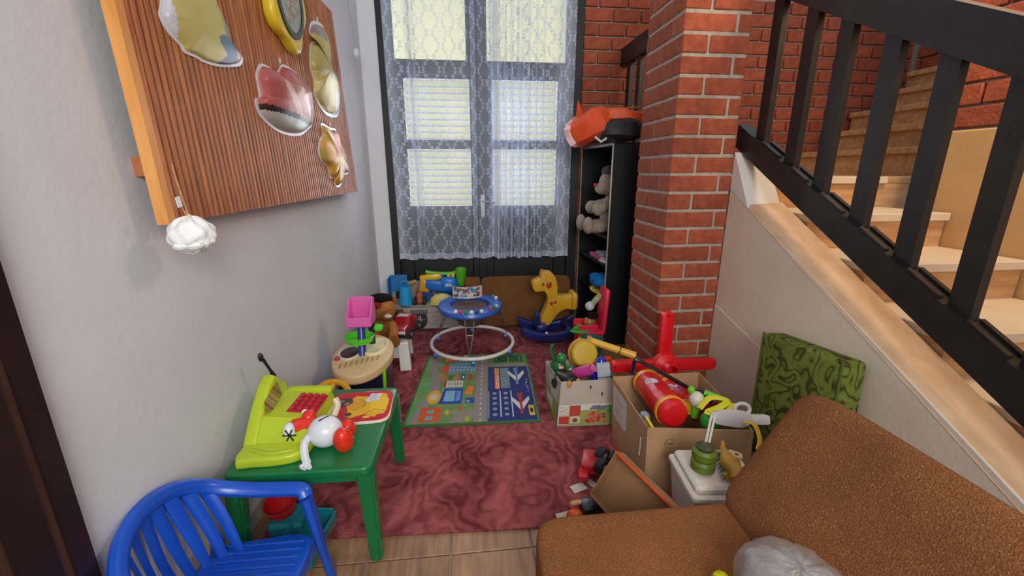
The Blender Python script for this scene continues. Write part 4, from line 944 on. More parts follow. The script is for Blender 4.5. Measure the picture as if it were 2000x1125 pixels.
# under the table
t = toy('toy_basket', 'teal plastic toy crate lying under the green table', 'toy crate', (-.645, 1.415, .0), -8)
te = plastic('1f8f9c', .35)
MB().box((0, 0, .008), (.12, .20, .016), .004).obj('base', te, t)
for s in (-1, 1): MB().box((s * .062, 0, .04), (.008, .21, .08), .003, M=RY(s * 8)).obj('side', te, t); MB().box((0, s * .102, .04), (.13, .008, .08), .003).obj('end', te, t)
MB().box((.068, .03, .045), (.004, .05, .02)).obj('slot', plastic('cfe4e6'), t)
t = toy('toy_cup', 'red bowl shaped toy cup on a teal base under the table', 'toy cup', (-.765, 1.53, .0))
MB().lathe([(.03, .05), (.052, .07), (.062, .115), (.056, .115), (.045, .075), (.0, .062)], 24, T(0, 0, .02) @ RX(14)).obj('cup', plastic('a8151c', .3), t)
MB().box((.02, -.01, .03), (.13, .13, .06), .012).obj('base', te, t)
t = toy('balloon_disc', 'small silvery oval disc hanging below the green table', 'foil disc', (-.60, 1.66, .17))
MB().ell((0, 0, 0), (.04, .006, .025), M=RZ(6)).obj('disc', mat('silver_disc', '9aa09a', .35, .05, 6), t); MB().tube([(-.02, 0, .02), (-.03, 0, .13), (-.03, 0, .2)], .0015, 5).obj('thread', mat('grey_thread', '8f9499', .6), t)

# ---------------------------------------------------------------- play mat
cv = Canvas(210, 200, '77806a')
cv.rect(0, 0, .5, 1, '6a8a52'); cv.rect(.0, .0, .12, .6, '5f9a55')
for _ in range(60): cv.ell(random.uniform(0, .5), random.uniform(0, 1), random.uniform(.01, .04), random.uniform(.01, .04), random.choice(['7a8f5e', '6f9a58', '8a8f6a', '79957a']))
road = '8d8480'
cv.line([(.06, -.05), (.1, .18), (.16, .42), (.15, .6), (.09, .78), (.12, 1.05)], .075, road); cv.line([(.0, .97), (1., .97)], .05, '85807a'); cv.line([(.35, -.02), (.42, .1), (.52, .12)], .09, road)
cv.rect(.505, 0, .60, 1, road); cv.rect(.60, .76, 1, .81, '8a8278')
for k in range(16): cv.rect(.548, .03 + k * .062, .556, .055 + k * .062, 'cfc8c0')
cv.rect(.18, .86, .30, .98, 'c8512a'); cv.rect(.30, .87, .36, .98, 'b83a2a'); cv.rect(.36, .88, .42, .99, 'c9c2bc')
for k in range(3): cv.rect(.195 + .035 * k, .88, .212 + .035 * k, .96, 'e0a03c')
cv.rect(.24, .68, .49, .84, '5f8ba6')
for k in range(8): cv.line([(.25 + .033 * k, .68), (.265 + .033 * k, .84)], .006, 'a8c4d2')
for k in range(3): cv.line([(.24, .72 + k * .045), (.49, .72 + k * .045)], .006, '9dbccb')
cv.poly([(.17, .76), (.2, .82), (.24, .8), (.24, .68), (.19, .67)], 'c9552e')
for u, c in ((.21, 'c9702e'), (.27, '4f7a3c'), (.33, 'c67a4a'), (.385, '27418c'), (.45, 'b8402e')): cv.ell(u, .6, .022, .045, c)
cv.rect(.375, .58, .395, .62, 'c4ccd8'); cv.text('4', .378, .585, .006, .003, 'dfe6ee')
cv.rect(.23, .46, .27, .55, 'b02a30'); cv.rect(.25, .46, .39, .55, 'cfcac2')
for k in range(5): cv.rect(.265 + k * .025, .48, .277 + k * .025, .53, '8a8a86')
cv.poly([(.22, .24), (.24, .44), (.4, .44), (.4, .24)], '27479c'); cv.poly([(.25, .27), (.26, .41), (.34, .41), (.34, .27)], '7fb0cc'); cv.poly([(.35, .27), (.35, .41), (.385, .4), (.385, .28)], '5f8fd0')
cv.ell(.17, .33, .055, .09, 'd8a23c'); cv.ell(.17, .33, .03, .045, 'c9c0a8'); cv.rect(.1, .04, .25, .2, 'c8582c')
for k in range(2): cv.rect(.15, .06 + k * .07, .2, .1 + k * .07, '6fa6ac')
cv.poly([(.41, .37), (.45, .48), (.49, .45), (.47, .34)], 'd8842c'); cv.rect(.43, .24, .5, .31, '2a4a9a'); cv.rect(.44, .25, .46, .28, '7fb0cc'); cv.ell(.46, .06, .02, .035, 'a3a83a'); cv.ell(.3, .14, .02, .03, 'b9a83a'); cv.poly([(.37, .17), (.4, .22), (.41, .15)], 'c8582c')
cv.rect(.62, .81, 1, 1, '5f8a3f'); cv.rect(.66, .835, .95, .965, '2c5a33')
cv.line([(.805, .835), (.805, .965)], .005, 'a8bfa2'); cv.line([(.67, .87), (.69, .87), (.69, .93), (.67, .93)], .005, 'a8bfa2'); cv.line([(.94, .87), (.92, .87), (.92, .93), (.94, .93)], .005, 'a8bfa2')
cv.rect(.61, .02, .975, .755, '22346f'); cv.rect(.61, .42, .65, .73, '2a3f7e')
cv.rect(.665, .41, .71, .735, 'd8982e'); cv.rect(.665, .41, .695, .66, 'cf5a2a'); cv.text('AIRPORT', .706, .42, .0045, .0062, 'e8d8c0', True); cv.rect(.72, .42, .80, .735, '6e8290')
for k in range(6): cv.line([(.725, .45 + .05 * k), (.795, .5 + .045 * k)], .007, '93a6b0')
for a in (.615, .71, .80): cv.line([(a, .06), (a, .385)], .006, 'b9c2dc')
for k in range(6): cv.line([(.615, .06 + .065 * k), (.80, .06 + .065 * k)], .005, 'b9c2dc')
for k in range(5):
    for a in (.665, .755): cv.ell(a, .09 + .065 * k, .018, .017, '8f98ac')
def plane_(cu, cv_, body):
    cv.poly([(cu - .012, cv_ - .13), (cu + .012, cv_ - .13), (cu + .016, cv_ + .12), (cu - .016, cv_ + .12)], body)
    for s in (-1, 1): cv.poly([(cu + s * .01, cv_ - .08), (cu + s * .01, cv_ - .0), (cu + s * .075, cv_ + .09), (cu + s * .075, cv_ + .04)], 'd2cdc4')
    cv.poly([(cu - .03, cv_ + .12), (cu + .03, cv_ + .14), (cu, cv_ + .07)], body)
plane_(.865, .6, '6f86a6'); plane_(.87, .22, 'b62c34')
cv.rect(.925, .07, .965, .19, 'd8b23a'); cv.ell(.945, .13, .012, .03, '2b2a24')
for k in range(9): cv.ell(.945 + .006 * math.sin(k), .36 + .022 * k, .006, .008, random.choice(['c9c9d2', 'a8485a', '6a7fc0']))
for a in ((0, 0, 1, .018), (0, .985, 1, 1), (0, 0, .012, 1), (.985, 0, 1, 1)): cv.rect(*a, '3f6a38')
cv.speckle(.1)
ma = [Vector((-.385, 2.148, .0215)), Vector((.40, 2.124, .0215)), Vector((.443, 3.07, .0215)), Vector((-.31, 3.106, .0215))]
mo = cv.sheet('play_mat', lambda u, v: ma[0].lerp(ma[1], u).lerp(ma[3].lerp(ma[2], u), v) + Vector((0, 0, .0012 * math.sin(u * 11) * math.sin(v * 7))), M_CLOTHPRINT, thick=(0, 0, -.0085))
tag(mo, 'printed road map play mat with airport scene on red rug', 'play mat')

# ---------------------------------------------------------------- small carton with toys
def carton(name, label, base, top, h, th, m, z0=.013, parts=('panel',)):
    """open box from 4 floor corners (ccw) to 4 rim corners"""
    cx = sum(p[0] for p in base) / 4; cy = sum(p[1] for p in base) / 4
    t = thing(name, label, 'box', (cx, cy, z0))
    b = [Vector((p[0] - cx, p[1] - cy, 0)) for p in base]; c = [Vector((p[0] - cx, p[1] - cy, p[2] if len(p) > 2 else h)) for p in top]
    ctr = Vector((0, 0, 0))
    for i in range(4):
        a0, a1, b0, b1 = b[i], b[(i + 1) % 4], c[i], c[(i + 1) % 4]
        n = (a1 - a0).cross(Vector((0, 0, 1))).normalized() * -th
        MB().hexa([a0, a1, a1 + n, a0 + n], [b0, b1, b1 + n, b0 + n]).obj('wall_panel', m, t, smooth=0)
    MB()._add([q + Vector((0, 0, .003)) for q in b], [[0, 1, 2, 3]]).obj('bottom_panel', m, t, smooth=0)
    return t, b, c
SB, sb_b, sb_c = carton('small_carton', 'small grey carton with printed lower half, filled with toys', [(.477, 2.07), (.80, 2.06), (.86, 2.36), (.477, 2.36)], [(.506, 2.13), (.816, 2.13), (.87, 2.42), (.47, 2.41)], .245, .004, mat('carton_inside_grey', 'b3a89c', .85, .08, 10))
cv = Canvas(90, 40, '8a9a4a')
cv.rect(0, .7, 1, 1, 'c9c5bc'); cv.rect(.0, .04, .2, .95, 'c8c2b6'); cv.rect(.2, .45, .4, .95, 'a83a2c'); cv.rect(.02, .08, .2, .45, 'b02a26'); cv.rect(.22, .1, .4, .43, 'c5b8a4'); cv.ell(.31, .24, .05, .1, '6a4034')
for k in range(5): cv.line([(.03, .5 + .09 * k), (.17, .52 + .09 * k)], .014, '7a7a74')
for _ in range(30): cv.ell(random.uniform(.52, .85), random.uniform(.12, .6), .04, .06, random.choice(['b8412a', 'a8302a', 'c8583a', '8a3a2a']))
cv.poly([(.55, .72), (.62, .92), (.9, .9), (.85, .7)], '6a6a78'); cv.ell(.93, .72, .06, .2, '5a9a4a'); cv.rect(.72, .1, .735, .95, '3a3434'); cv.speckle(.08)
cv.sheet('printed_front', lambda u, v: (sb_b[0].lerp(sb_b[1], u)).lerp(sb_c[0].lerp(sb_c[1], u), .02 + .46 * v) + Vector((0, -.004, .002)), M_PRINT, SB)
cv = Canvas(30, 24, '8a9a4a'); cv.rect(.1, .3, .6, .8, 'd0cfc4'); cv.speckle(.08)
cv.sheet('printed_side', lambda u, v: (sb_b[3].lerp(sb_b[0], u)).lerp(sb_c[3].lerp(sb_c[0], u), .02 + .46 * v) + Vector((-.004, 0, .002)), M_PRINT, SB)
for u, z in ((.55, .21), (.76, .17)): MB().box(((sb_c[0].lerp(sb_c[1], u)).x, sb_b[0].lerp(sb_c[0], z / .245).y - .005, z), (.006, .003, .02)).obj('punched_slot', mat('black_ink', '15150f', .6), SB)
t = toy('toy_drum', 'yellow round toy drum with gold rim in small carton', 'toy drum', (.69, 2.34, .16))
MD = T(0, 0, .17) @ RX(70)
MB().lathe([(.0, -.04), (.078, -.04), (.08, .03), (.07, .04), (.0, .042)], 28, MD).obj('body', plastic('c6a01c', .35), t); MB().tube([MD @ Vector((.08 * math.cos(a), .08 * math.sin(a), -.03)) for a in [2 * math.pi * i / 28 for i in range(28)]], .01, 8, True).obj('rim', plastic('c2862a'), t)
MB().box((0, .02, .06), (.04, .04, .13), .01).obj('stand', plastic('c6a01c'), t)
t = toy('toy_bottle', 'magenta pink toy bottle lying across the small carton', 'toy bottle', (.625, 2.22, .262), rot=(0, R(62), R(-38)))
MB().lathe([(.0, -.075), (.028, -.075), (.033, -.06), (.033, .03), (.028, .05), (.016, .06), (.016, .085), (.0, .086)], 20, T(0, 0, .02) @ RX(180)).obj('bottle', plastic('c03a8e', .3), t); MB().lathe([(.0, .08), (.02, .08), (.02, .1), (.0, .1)], 16, T(0, 0, .02)).obj('cap', plastic('d65aa0'), t)
t = toy('toy_skittle', 'glossy dark blue toy skittle standing in small carton', 'toy skittle', (.738, 2.25, .17), rot=(0, R(14), 0))
MB().lathe([(.0, .0), (.024, .0), (.034, .06), (.034, .12), (.026, .165), (.012, .18), (.0, .182)], 20).obj('body', plastic('1c35b0', .15), t)
t = toy('toy_monster', 'green plastic toy creature at left side of small carton', 'toy figure', (.535, 2.32, .155))
MB().ell((0, 0, .10), (.045, .05, .06), fn=crump(2)).obj('body', plastic('1f6a36'), t); MB().ell((.01, -.02, .17), (.035, .035, .035), fn=crump(4)).obj('head', plastic('247a3c'), t); MB().tube(smooth_path([(-.03, 0, .15), (-.045, .02, .21), (-.03, .03, .24)], 4), .012, 8).obj('horn', plastic('1d5a2e'), t); MB().tube(smooth_path([(0, -.04, .10), (.05, -.06, .11), (.07, -.05, .13)], 4), .014, 8).obj('arm', plastic('1f6a36'), t)
t = toy('toy_car', 'black toy car with orange lamps in front of green creature', 'toy vehicle', (.553, 2.20, .18), 25)
MB().ell((0, 0, .06), (.05, .075, .04), .6, .7, 24, 12).obj('body', plastic('1c1c1e'), t)
for x, y in ((-.03, -.07), (.03, -.07)): MB().ell((x, y, .065), (.016, .008, .02)).obj('lamp', plastic('d98a2a'), t)
for s in (-1, 1): MB().cyl((s * .045, .03, .03), (s * .06, .03, .03), .03).obj('wheel', mat('black_rubber', '242425', .7), t)
MB().ell((0, .05, .11), (.018, .014, .01)).obj('badge', plastic('d8a09a'), t)
t = toy('toy_flute', 'long yellow toy tube with black band resting on the cartons', 'toy tube', (.74, 2.40, .37))
MB().cyl((0, 0, .02), (.255, -.12, -.045), .021, .024, n=18).obj('tube', plastic('e0b13a', .35), t); MB().cyl((.17, -.08, -.0235), (.175, -.0825, -.0247), .026).obj('band', mat('black_rubber', '242425', .7), t); MB().cyl((-.012, .006, .023), (.01, -.004, .018), .028).obj('mouth_end', plastic('b98a3a'), t)
t = toy('toy_block', 'orange red toy block behind the yellow drum', 'toy block', (.80, 2.32, .18), 20)
MB().box((0, 0, .09), (.14, .05, .07), .014, seg=2).obj('block', plastic('d8451c'), t); MB().ell((-.08, -.02, .075), (.03, .02, .03), fn=crump(1)).obj('gear', plastic('dd9a22'), t)
t = toy('picture_carton', 'white toy carton with thin dark lines in small carton corner', 'box', (.795, 2.20, .14), -14)
MB().box((0, 0, .09), (.075, .05, .18), .002, M=RY(-8)).obj('carton', paper('b8c2c6'), t, smooth=0); MB().box((0, -.0265, .11), (.075, .001, .004), M=RY(-8)).obj('print_line', mat('black_ink', '15150f', .6), t)

# ---------------------------------------------------------------- large carton with toys
LB, lb_b, lb_c = carton('large_carton', 'large open brown carton of toys in front of the brick pillar', [(.755, 1.52), (1.20, 1.46), (1.24, 1.96), (.755, 1.95)], [(.758, 1.55), (1.20, 1.48), (1.26, 2.03), (.765, 2.03)], .315, .005, M_CARD)
cv = Canvas(30, 40, 'c8c4bd')
for k in range(12): cv.rect(.15, .1 + .07 * k, random.uniform(.5, .85), .13 + .07 * k, 'a6a29c')
cv.sheet('address_label', lambda u, v: (lb_b[3].lerp(lb_b[0], .06 + .42 * u)).lerp(lb_c[3].lerp(lb_c[0], .06 + .42 * u), .42 + .5 * v) + Vector((-.0015, 0, 0)), M_PRINT, LB)
MB().tube([(lb_b[0].lerp(lb_b[1], .22)).lerp(lb_c[0].lerp(lb_c[1], .22), .78) + Vector((.022 * math.cos(a), -.002, .022 * math.sin(a))) for a in [2 * math.pi * i / 24 for i in range(24)]], .0012, 5, True).obj('stamp', mat('grey_ink', '6a5a4c', .8), LB)
MB().box(tuple((lb_b[0].lerp(lb_b[1], .2)).lerp(lb_c[0].lerp(lb_c[1], .22), .78) + Vector((.004, -.003, 0))), (.024, .001, .008)).obj('stamp', mat('grey_ink', '6a5a4c', .8), LB)
MB().box(tuple(lb_b[0].lerp(lb_c[0], .6) + Vector((-.004, .06, 0))), (.002, .012, .09)).obj('tape', paper('d8d6d0'), LB, smooth=0)
def extinguisher(label, p0, p1, r):
    p0, p1 = Vector(p0), Vector(p1); L_ = (p1 - p0).length
    t = thing('toy_extinguisher', label, 'toy extinguisher', p0, group='toy extinguishers in the carton')
    Q = (p1 - p0).to_track_quat('Z', 'Y').to_matrix().to_4x4()
    MB().lathe([(.0, 0), (r * .6, .0), (r * .92, .012), (r, .035), (r, L_ - .04), (r * .9, L_ - .012), (r * .7, L_), (.0, L_ + .002)], 28, Q).obj('cylinder', plastic('d2161c', .28), t)
    for z in (.03, L_ - .062): MB().lathe([(r, z), (r * 1.05, z + .002), (r * 1.05, z + .022), (r, z + .024)], 28, Q).obj('band', plastic('e39a1e', .35), t)
    MB().cyl(Q @ Vector((0, 0, -.05)), Q @ Vector((0, 0, .002)), r * .42, r * .5).obj('valve', plastic('78a82c'), t)
    MB().tube([Q @ Vector((0, 0, -.04)), Q @ Vector((-.04, .02, -.06)), Q @ Vector((-.05, .05, -.05))], .012, 8).obj('nozzle', plastic('3a4448'), t)
    cv = Canvas(24, 24, 'd9d2d0'); cv.rect(0, .55, .5, 1, '5a5fa0'); cv.rect(.4, .5, 1, 1, 'c8363a'); cv.rect(0, 0, .35, .35, 'b03a3a'); cv.rect(.5, .05, .95, .4, '8a86a6')
    for k in range(6): cv.rect(random.random() * .8, random.random() * .8, random.random() * .9, random.random() * .9, random.choice(['e4dedc', '6a6aa8', 'c85050'])) if k < 4 else None
    W = Q.inverted() @ Vector((-.35, -.45, .8)); a0 = math.atan2(W.y, W.x)
    cv.sheet('sticker', lambda u, v: Q @ Vector((r * 1.006 * math.cos(a0 + (u - .5) * .8), r * 1.006 * math.sin(a0 + (u - .5) * .8), L_ * .42 + .055 * (v - .5) * 1.3)), attr_mat('glossy_print', .3), t)
    return t
extinguisher('red toy fire extinguisher with yellow bands lying foremost in the carton', (.935, 2.0, .315), (.905, 1.60, .345), .070)
extinguisher('red toy fire extinguisher half buried behind the foremost one', (1.04, 2.02, .27), (1.13, 1.74, .26), .062)
rx = thing('tree_stand', 'bright red plastic cross shaped stand propped behind the large carton', 'plastic stand', (1.13, 2.19, .013))
rdp = plastic('d4121f', .3)
MR = frame((0, 0, .29), (1, 0, -.02), (0, .10, 1))
for a in ((-.32, -.035, .32, .035), (-.037, .0, .037, .325)):
    w_, h_ = a[2] - a[0], a[3] - a[1]; MB().prism(rrect(w_, h_, .03, 5, (a[0] + a[2]) / 2, (a[1] + a[3]) / 2), -.022, .022, MR, bev=.008).obj('arm', rdp, rx)
MB().prism(rrect(.09, .30, .03, 5, 0, -.14), -.02, .02, MR, bev=.008).obj('arm', rdp, rx)
MB().lathe([(.0, 0), (.085, .0), (.075, .03), (.045, .05), (.04, .1), (.03, .1), (.03, .04), (.0, .04)], 24, MR @ T(0, 0, .015)).obj('hub', rdp, rx)
for x, y in ((-.30, 0), (.30, 0), (0, .30)): MB().cyl(MR @ Vector((x, y, .02)), MR @ Vector((x, y, .024)), .007).obj('screw_hole', plastic('8a0c14'), rx)
t = toy('toy_vacuum', 'black toy vacuum pipe lying diagonally across the large carton', 'toy vacuum', (1.05, 1.85, .37))
MB().tube(smooth_path([(-.235, .03, .06), (-.23, .03, .115), (-.2, .02, .115), (.0, -.005, -.0), (.08, -.01, -.05)], 4), .011, 8).obj('pipe', plastic('1c1b1d', .3), t)
MB().tube([(.08, -.01, -.05), (.18, -.01, -.095), (.25, 0, -.12)], [.02, .045, .035], 12, flat=.7).obj('nozzle', plastic('1a191b', .4), t)
t = toy('toy_skipping_rope', 'lime green grip with yellow ribbon lying in large carton', 'skipping rope', (1.10, 1.66, .33))
MB().cyl((0, .05, .06), (.065, .0, .045), .015, n=14).obj('handle', plastic('6fc42c'), t)
for i in range(4): q = i / 4; MB().cyl((.01 + .05 * q, .0425 - .04 * q, .058 - .012 * q), (.013 + .05 * q, .04 - .04 * q, .057 - .012 * q), .0165).obj('grip_ring', plastic('5aa822'), t)
M_RIB = mat('yellow_ribbon', 'd9d52a', .5, .1, 12)
MB().tube(smooth_path([(-.06, -.02, .02), (.0, .0, .06), (.07, -.02, .055), (.02, -.06, .05), (-.05, -.07, .03), (.02, -.10, .045), (.09, -.05, .05)], 5), .016, 8, flat=.25).obj('ribbon', M_RIB, t)
MB().tube(smooth_path([(.06, -.16, .03), (.08, -.2, .045), (.085, -.24, .0), (.06, -.27, -.03)], 5), .012, 8, flat=.25).obj('ribbon', mat('gold_ribbon', 'd3a922', .5, .1, 12), t)
t = toy('toy_shaker', 'white and green toy shaker beside the skipping rope', 'toy shaker', (1.06, 1.70, .27))
MB().ell((0, 0, .09), (.035, .035, .04)).obj('shell', plastic('d8d8d0'), t); MB().ell((-.02, .02, .13), (.018, .018, .02)).obj('top_knob', plastic('6fc42c'), t); MB().ell((.02, -.10, .04), (.05, .04, .05)).obj('green_ball', plastic('2f9a2a'), t); MB().cyl((.0, 0, .0), (0, 0, .08), .02).obj('handle', plastic('6fc42c'), t)
t = toy('toy_pistol', 'white plastic toy pistol lying on the rim of large carton', 'toy pistol', (1.15, 1.53, .335))
MP = frame((0, 0, .0), (1, -.12, 0), (0, .35, 1)); wp2 = plastic('d6d3d0', .35)
MB().prism([tuple(q)[:2] for q in smooth_path([(-.10, .045, 0), (-.03, .06, 0), (.05, .05, 0), (.07, .02, 0), (.03, -.015, 0), (-.04, -.01, 0), (-.10, .005, 0)], 3, True)], -.016, .016, MP, bev=.005).obj('body', wp2, t)
MB().prism(rrect(.085, .042, .012, 4, .10, .018), -.017, .017, MP, bev=.005).obj('grip', wp2, t)
MB().tube([MP @ Vector((.03 + .032 * math.cos(a), .062 + .024 * math.sin(a), 0)) for a in [2 * math.pi * i / 24 for i in range(24)]], .008, 8, True).obj('trigger_guard', wp2, t)
t = toy('toy_ball', 'dark red toy ball in far corner of the large carton', 'toy ball', (1.19, 1.70, .27))
MB().ell((0, 0, .04), .045).obj('ball', plastic('8f1a22'), t); MB().tube([(.046 * math.cos(a), 0, .04 + .046 * math.sin(a)) for a in [2 * math.pi * i / 24 for i in range(24)]], .003, 6, True).obj('seam', plastic('5a1016'), t)
t = toy('toy_funnel', 'yellow toy scoop between the two extinguishers', 'toy scoop', (1.03, 1.73, .27))
MB().lathe([(.0, 0), (.03, .0), (.045, .06), (.04, .06), (.026, .008), (.0, .008)], 20, RX(-20)).obj('scoop', plastic('dd9e1c'), t); MB().cyl((0, .03, .04), (-.06, .12, .05), .012).obj('handle', plastic('e3b024'), t)
t = toy('toy_sword', 'lemon yellow toy strip standing against left rim of carton', 'toy strip', (.792, 1.60, .016))
MB().box((0, .03, .155), (.012, .10, .30), .004, M=RX(6)).obj('blade', plastic('e0d83a'), t); MB().ell((.02, .10, .27), (.025, .03, .025)).obj('pommel', plastic('8f92b4'), t)

# ---------------------------------------------------------------- pink toy chair and bucket beside the bookcase
pcx = thing('toy_armchair', 'bright pink red plastic toy seat beside the bookcase', 'toy seat', (.93, 3.06, .013))
pr = plastic('e22c4e', .35)
MB().box((0, 0, .185), (.20, .17, .03), .012, seg=2).obj('seat', pr, pcx); MB().box((.085, 0, .355), (.035, .17, .36), .015, M=RY(4), seg=2).obj('backrest', pr, pcx)
MB().box((-.02, -.078, .225), (.15, .016, .06), .008).obj('armrest', pr, pcx); MB().box((-.02, .078, .225), (.15, .016, .06), .008).obj('armrest', pr, pcx)
for sx in (-1, 1):
    for sy in (-1, 1): MB().cyl((sx * .075, sy * .06, 0), (sx * .07, sy * .055, .175), .016, .02).obj('leg', pr, pcx)
t = toy('toy_doll', 'small doll with white ball head on the pink seat', 'doll', (.96, 3.06, .215))
MB().ell((-.02, 0, .05), (.05, .045, .045)).obj('skirt', plastic('9a6a36'), t); MB().ell((0, 0, .1), (.05, .04, .03)).obj('hair', plush('1d1613'), t)
MB().ell((-.03, -.02, .185), .036).obj('ball_head', plush('cfd0cc'), t); MB().tube([(-.02, -.02, .19), (.03, -.02, .25), (.05, -.02, .28)], [.022, .024, .016], 10).obj('sleeve', plush('a3ab84'), t)
t = toy('toy_leaf', 'bright green toy leaf lying on the edge of pink seat', 'toy leaf', (.845, 2.99, .225))
MB().prism([tuple(q)[:2] for q in smooth_path([(-.08, -.01, 0), (-.03, .03, 0), (.0, .055, 0), (.035, .035, 0), (.085, .0, 0), (.03, -.035, 0), (-.03, -.03, 0)], 3, True)], 0, .012, RX(35), bev=.003).obj('leaf', plastic('3aa02c'), t); MB().tube([(-.07, 0, .013), (.07, .0, .014)], .003, 6, M=RX(35)).obj('vein', plastic('2a7a20'), t)
t = toy('toy_bucket', 'teal toy bucket patterned with yellow flowers in front of bookcase', 'toy bucket', (.90, 2.86, .013))
MB().lathe([(.0, 0), (.065, 0), (.085, .19), (.09, .195), (.08, .198), (.06, .01), (.0, .008)], 28).obj('bucket', plastic('1f6f72'), t)
for k in range(16):
    a = k * 2.4; z = .05 + .14 * ((k * 7) % 16) / 16; r_ = .066 + .02 * z / .19
    MB().ell((r_ * math.cos(a), r_ * math.sin(a), z), (.017, .017, .015), fn=crump(k)).obj('flower', plastic(random.choice(['d8b23a', 'c86a3a', '3a8a3a', 'd8923a'])), t)

# ---------------------------------------------------------------- foam box, wheels, dinosaur
fb = thing('foam_box', 'white polystyrene foam box with lid beside the sofa', 'foam box', (.925, 1.30, .013), R(-6))
fo = mat('polystyrene', 'd9d0c4', .8, .05, 30, bump=.25, bscale=120, spec=.2)
MB().hexa([(-.10, -.09, 0), (.10, -.09, 0), (.10, .10, 0), (-.10, .10, 0)], [(-.125, -.115, .235), (.13, -.115, .235), (.13, .12, .235), (-.125, .12, .235)]).obj('body', fo, fb, smooth=0)
MB().box((.002, .0, .252), (.275, .255, .03), .008).obj('lid_rim', fo, fb); MB().box((.002, .0, .28), (.245, .225, .035), .010).obj('lid', fo, fb)
MB().tube(arc(0, 0, .03, 200, 340, 10) and [(.03 * math.cos(R(a)) + .0, -.132, .21 + .03 * math.sin(R(a))) for a in range(200, 345, 14)], .0025, 6).obj('hand_mark', mat('foam_mark', 'e9e2d8', .7), fb)
yw = thing('toy_roller', 'stacked pair of green rubber toy wheels standing on the foam box', 'toy wheels', (.862, 1.29, .311))
gw = plastic('5c7020', .4)
for z in (.026, .072): MB().lathe([(.0, -.022), (.035, -.022), (.044, -.012), (.044, .012), (.035, .022), (.0, .022)], 28, T(0, 0, z)).obj('wheel', gw, yw)
MB().lathe([(.0, .094), (.03, .094), (.032, .104), (.02, .108), (.0, .1)], 24).obj('hub_cap', mat('dark_olive', '3c3f26', .4), yw)
for x in (.012, .026): MB().cyl((x, .02, .098), (x + .016, .03, .215), .0045).obj('stick', plastic('d5d2ca'), yw)
dn = thing('toy_dinosaur', 'mustard yellow rubber toy dinosaur sprawled on the foam box', 'toy dinosaur', (.95, 1.28, .311))
mu = mat('mustard_rubber', 'b78a26', .5, .15, 14)
MB().tube(smooth_path([(.05, .11, .045), (.04, .085, .026), (.025, .05, .03), (.012, .015, .034), (.002, -.025, .036), (-.004, -.065, .04), (-.022, -.092, .03)], 5), [.006 + .0012 * i for i in range(10)] + [.02 + .0015 * i for i in range(8)] + [.032 - .001 * i for i in range(13)], 12).obj('body', mu, dn)
for x, y in ((.045, .02), (-.015, .015), (.03, -.05), (-.035, -.05)): MB().tube([(x, y, .03), (x + .012, y - .012, .008)], [.014, .011], 8).obj('leg', mu, dn)
for k in range(7): a = k / 6; MB()._add([(-.0 - .03 * a, .06 - .11 * a, .03), (.004 - .03 * a, .045 - .11 * a, .03), (-.022 - .03 * a, .05 - .11 * a, .006), (.0 - .03 * a, .055 - .11 * a, .045)], [[0, 1, 2], [0, 1, 3], [1, 2, 3], [0, 2, 3]]).obj('spine', plastic('2a5a2a'), dn, smooth=0)
# wooden shape on the foam box
t = toy('wooden_hexagon', 'small pale hexagonal wooden piece on foam box corner', 'wooden piece', (1.035, 1.345, .312)); MB().prism([(.024 * math.cos(R(60 * k)), .024 * math.sin(R(60 * k))) for k in range(6)], 0, .012, bev=.002).obj('hexagon', make_wood('pale_wood', 'c9a978', 'd8bd92', 0, 5, 8), t); MB().cyl((0, 0, .011), (0, 0, .0125), .008).obj('peg_hole', mat('hole_brown', '6a4a30', .7), t)

# ---------------------------------------------------------------- tilted carton lid, toy truck, figure
lid = thing('carton_lid', 'brown carton lid with orange edge propped against the large carton', 'box lid', (.61, 1.441, .30))
ML = mat('lid_inside', '96714f', .85, .07, 14, spec=.2)
MT = frame((0, 0, 0), (.12, -.256, -.05), (-.11, 0, -.18))
MB().box((.16, .106, -.003), (.32, .212, .006), M=MT).obj('base_panel', ML, lid, smooth=0)
for c, d in (((.003, .106, -.025), (.006, .212, .05)), ((.16, .209, -.025), (.32, .006, .05)), ((.317, .106, -.025), (.006, .212, .05)), ((.16, .003, -.025), (.32, .006, .05))): MB().box(c, d, M=MT).obj('rim', ML, lid, smooth=0)
MB().box((.16, .003, -.052), (.322, .008, .006), M=MT).obj('orange_edge', plastic('d4501f'), lid)
tk = thing('toy_tractor', 'red toy tractor with big black wheels lying on the rug', 'toy vehicle', (.585, 1.68, .013), R(-20))
MB().box((-.02, 0, .055), (.10, .13, .05), .012, seg=2).obj('body', plastic('b01c22'), tk); MB().box((-.055, -.075, .035), (.05, .06, .04), .008).obj('blade', plastic('c22028'), tk)
for x, y in ((.0, .04), (.05, -.03), (.06, .06), (.10, .0)):
    w_ = MB().cyl((x - .018, y, .078), (x + .018, y, .078), .036, n=18, M=RZ(-35)).obj('wheel', mat('black_rubber', '242425', .7), tk); MB().cyl((x - .021, y, .078), (x + .021, y, .078), .016, n=12, M=RZ(-35)).obj('hub', plastic('8a8c8e'), w_)
for nm, lab, loc, rz, d in (('paper_scrap', 'white paper scrap left of the red toy tractor', (.475, 1.585, .0135), 20, (.07, .045, .002)), ('paper_scrap', 'white paper scrap between red tractor and carton lid', (.545, 1.60, .0135), -60, (.06, .03, .002)), ('paper_scrap', 'pale paper scrap beside the black and orange figure', (.375, 1.43, .0135), 10, (.07, .04, .002))):
    o = MB().box((0, 0, .004), d, .0008, M=RX(4)).obj(nm, paper('c9c2b8'), None, loc=loc, rot=(0, 0, R(rz))); tag(o, lab, 'paper', 'paper scraps on the rug')
fg = thing('toy_figure', 'black and orange toy figure lying by the sofa corner', 'toy figure', (.45, 1.405, .013), R(8))
